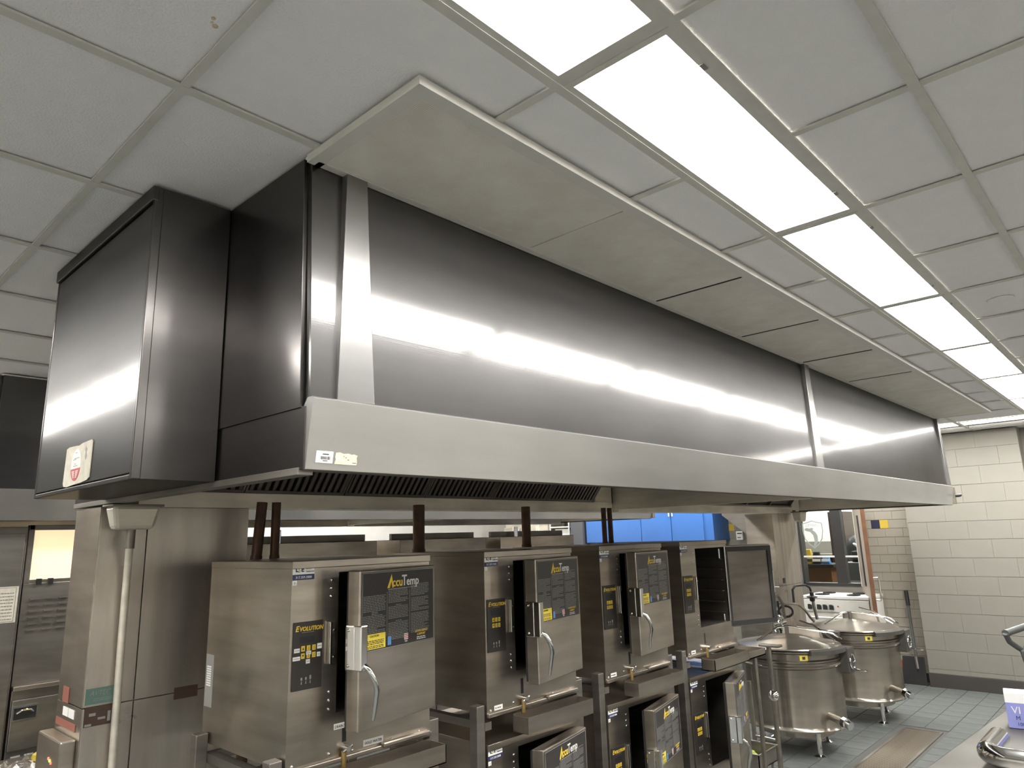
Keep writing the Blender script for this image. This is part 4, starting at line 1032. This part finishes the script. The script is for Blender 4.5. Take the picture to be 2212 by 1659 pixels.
for x in (.06, .69):
    for y in (.06, .64): part('leg', MB().cyl((x, y, 0), (x, y, .12), .025, 8), 'black', t)
t = thing('soap_dispenser', (-3.70, 8.44, 1.66), 'small white dispenser with dark slots on the far block wall', 'dispenser')
bx('case', (0, 0, 0), (.10, .048, .12), 'tagw', t, .008); bx('slot', (.02, -.003, .085), (.09, .0, .10), 'black', t); bx('slot', (.02, -.003, .03), (.07, .0, .04), 'black', t)
t = thing('tall_steel_cabinet', (-3.52, 7.95, 0), 'plain stainless cabinet seen past the open steamer door', 'cabinet')
bx('body', (0, 0, .1), (.52, .5, 1.50), 'steel', t, .004); bx('door', (.015, -.02, .14), (.505, 0, 1.46), 'steel', t, .003)
part('handle', MB().tube([(.46, -.02, .8), (.46, -.05, .82), (.46, -.05, 1.0), (.46, -.02, 1.02)], .008, 8), 'chrome', t)
for x in (.05, .47): part('leg', MB().cyl((x, .25, 0), (x, .25, .1), .025, 8), 'black', t)
t = thing('wall_shade_box', (-3.50, 7.9, 1.62), 'grey duct cover above the plain stainless cabinet, wedged to imitate a diagonal wall shadow', 'duct cover')
part('cover', MB().prism([(-.12, 1.0), (-.12, .38), (.48, -.10), (.50, 1.0)], 1, 0, .55), 'steel_d', t, .003)  # slanted lower edge models a diagonal shadow on the wall
# ================================================================== RANGE BELOW THE WINDOW
t = thing('electric_range', (-2.64, 7.9, 0), 'white electric range with dark knobs below the crested window', 'range')
bx('body', (0, .02, .06), (.76, .55, .95), 'appliance', t, .004)
tp = bx('cooktop', (-.006, 0, .95), (.766, .56, .985), 'tagw', t, .006)
for x, y, r in ((.18, .15, .085), (.55, .15, .075), (.18, .40, .075), (.55, .40, .085)):
    part('burner_coil', MB().tube([(x + (r - .012 * (i / 16)) * math.cos(i * PI / 8), y + (r - .012 * (i / 16)) * math.sin(i * PI / 8), .992) for i in range(50)], .006, 6), 'black', t)
bx('control_panel', (.0, .0, .80), (.76, .02, .94), 'appliance', t, .003)
for k, x in enumerate((.055, .165, .235, .31)):
    part('knob', MB().prism([(x, .828), (x + .048, .828), (x + .048, .872), (x + .03, .885), (x, .885)], 1, -.025, 0), 'black', t, .003)
bx('pilot_light', (.40, -.004, .86), (.415, .0, .875), 'redp', t)
dr = bx('oven_door', (.01, .0, .22), (.75, .02, .78), 'appliance', t, .004)
part('handle', MB().tube([(.06, 0, .73), (.06, -.035, .735), (.70, -.035, .735), (.70, 0, .73)], .011, 8), 'tagw', dr)
bx('drawer', (.01, .0, .07), (.75, .02, .205), 'appliance', t, .003)
for x in (.06, .70): bx('foot', (x - .02, .06, 0), (x + .02, .5, .06), 'black', t)
# ================================================================== CLASSROOM BEHIND THE WINDOW
struct('wall_classroom', MB().box((-6.5, 12.4, 0), (1.5, 12.5, ZC)).box((-6.5, 8.62, 0), (-6.4, 12.4, ZC)).box((1.4, 8.62, 0), (1.5, 12.4, ZC)), 'wallw', label='cream wall of the room beyond the window')
struct('ceiling_classroom', MB().box((-6.5, 8.62, ZC + .014), (1.5, 12.5, ZC + .1)), 'wallw')
t = fixture(-2.9, 10.3, True, 'ceiling light in the room beyond the window')
fixture(-1.6, 10.3, True, 'second ceiling light in the room beyond the window')
for k in range(4): fixture(-4.4 + k * 1.1, 11.6, True, 'added ceiling light brightening the room beyond the window, %s from the left' % ['first', 'second', 'third', 'fourth'][k])  # extra fixtures added only to raise the brightness of this room
t = thing('bar_counter', (-4.1, 10.4, 0), 'orange brown counter with a dark top beyond the window', 'counter')
bx('cabinet', (0, .05, 0), (.95, .6, 1.19), 'brown', t, .003).data.materials[0] = plain('counter_laminate', (.22, .10, .04), .5)
bx('end_panel', (.28, .035, 0), (.36, .055, 1.19), 'orange', t, .002)
bx('counter_top', (-.02, -.03, 1.19), (1.02, .62, 1.235), 'bronze', t, .004)
for k, (x, mt, lb) in enumerate(((-3.62, 'bluep', 'blue bottle pack on the counter beyond the window, left'), (-3.49, 'yellow', 'yellow snack pack on the counter beyond the window'), (-3.36, 'bag', 'dark pack on the counter beyond the window'), (-3.22, 'bluep', 'light blue pack on the counter beyond the window, right'))):
    t = thing('snack_pack', (x, 10.5, 1.236), lb, 'pack', 'packs on the classroom counter')
    h_ = (.21, .23, .19, .12)[k]
    part('pack', MB().hexa([(-.06, -.05, 0), (.06, -.05, 0), (.06, .05, 0), (-.06, .05, 0), (-.05, -.02, h_), (.05, -.02, h_), (.05, .02, h_), (-.05, .02, h_)]), mt, t, .012)
    part('print_band', MB().hexa([(-.061, -.052, .04), (.061, -.052, .04), (.061, -.04, .04), (-.061, -.04, .04), (-.058, -.045, .08), (.058, -.045, .08), (.058, -.03, .08), (-.058, -.03, .08)]), 'tagw' if k != 1 else 'navy', t)
t = thing('back_counter', (-4.6, 11.8, 0), 'dark worktop run along the far room wall', 'counter')
bx('cabinet', (0, 0, 0), (2.6, .58, 1.30), 'bronze', t, .003); bx('counter_top', (-.02, -.03, 1.30), (2.62, .58, 1.34), 'mortar', t, .003); bx('splash', (0, .54, 1.34), (2.6, .58, 1.55), 'mortar', t)
for k, (x, h_, mt) in enumerate(((-3.55, .20, 'tagw'), (-3.43, .16, 'tagw'), (-3.28, .12, 'bluep'))):
    t = thing('bottle', (x, 11.95, 1.341), ['tall white bottle on the far worktop', 'shorter white bottle on the far worktop', 'blue tub on the far worktop'][k], 'bottle', 'bottles on the far worktop')
    part('bottle_body', MB().lathe([(.04, 0), (.045, .01), (.045, h_ * .7), (.018, h_ * .85), (.018, h_)], 14), mt, t); part('cap', MB().cyl((0, 0, h_), (0, 0, h_ + .02), .02, 10), 'tagw', t)
t = thing('brown_cupboard', (-3.36, 11.2, 0), 'dark brown cupboard behind the window mullion', 'cupboard')
bx('body', (0, 0, .05), (.24, .5, 2.05), 'brown', t, .004); bx('door', (.01, -.02, .1), (.23, 0, 2.0), 'brown', t, .003); bx('label', (.15, -.024, 1.35), (.21, -.02, 1.58), 'grey', t); bx('plinth', (.02, .02, 0), (.22, .48, .05), 'black', t)
t = thing('school_bag', (-2.86, 11.0, 1.25), 'black bag heaped on a stand beyond the right window pane', 'bag')
part('bag_body', MB().lathe([(.12, 0), (.19, .05), (.20, .22), (.15, .36), (.05, .42), (.001, .43)], 18), 'bag', t); part('pocket', MB().lathe([(.05, 0), (.10, .03), (.10, .12), (.05, .16)], 12), 'bag', t, loc=(0, -.13, .04)); part('strap', MB().tube([(-.06, -.12, .30), (0, -.19, .27), (.06, -.16, .20)], .02, 8), 'tagw', t)
t = thing('bag_stand', (-2.86, 11.0, 0), 'pale pedestal with a grey cloth beyond the right window pane', 'stand')
bx('pedestal', (-.22, -.2, 0), (.25, .25, 1.248), 'wallw', t, .004); bx('cloth', (-.2, -.215, .98), (.16, -.2, 1.24), 'handleg', t)
t = thing('wall_sign', (-2.72, 12.38, 1.78), 'small red sign on the far room wall', 'sign')
bx('plate', (0, 0, 0), (.10, .012, .14), 'redp', t, .002); bx('face', (.01, -.002, .03), (.09, 0, .11), 'redd', t)
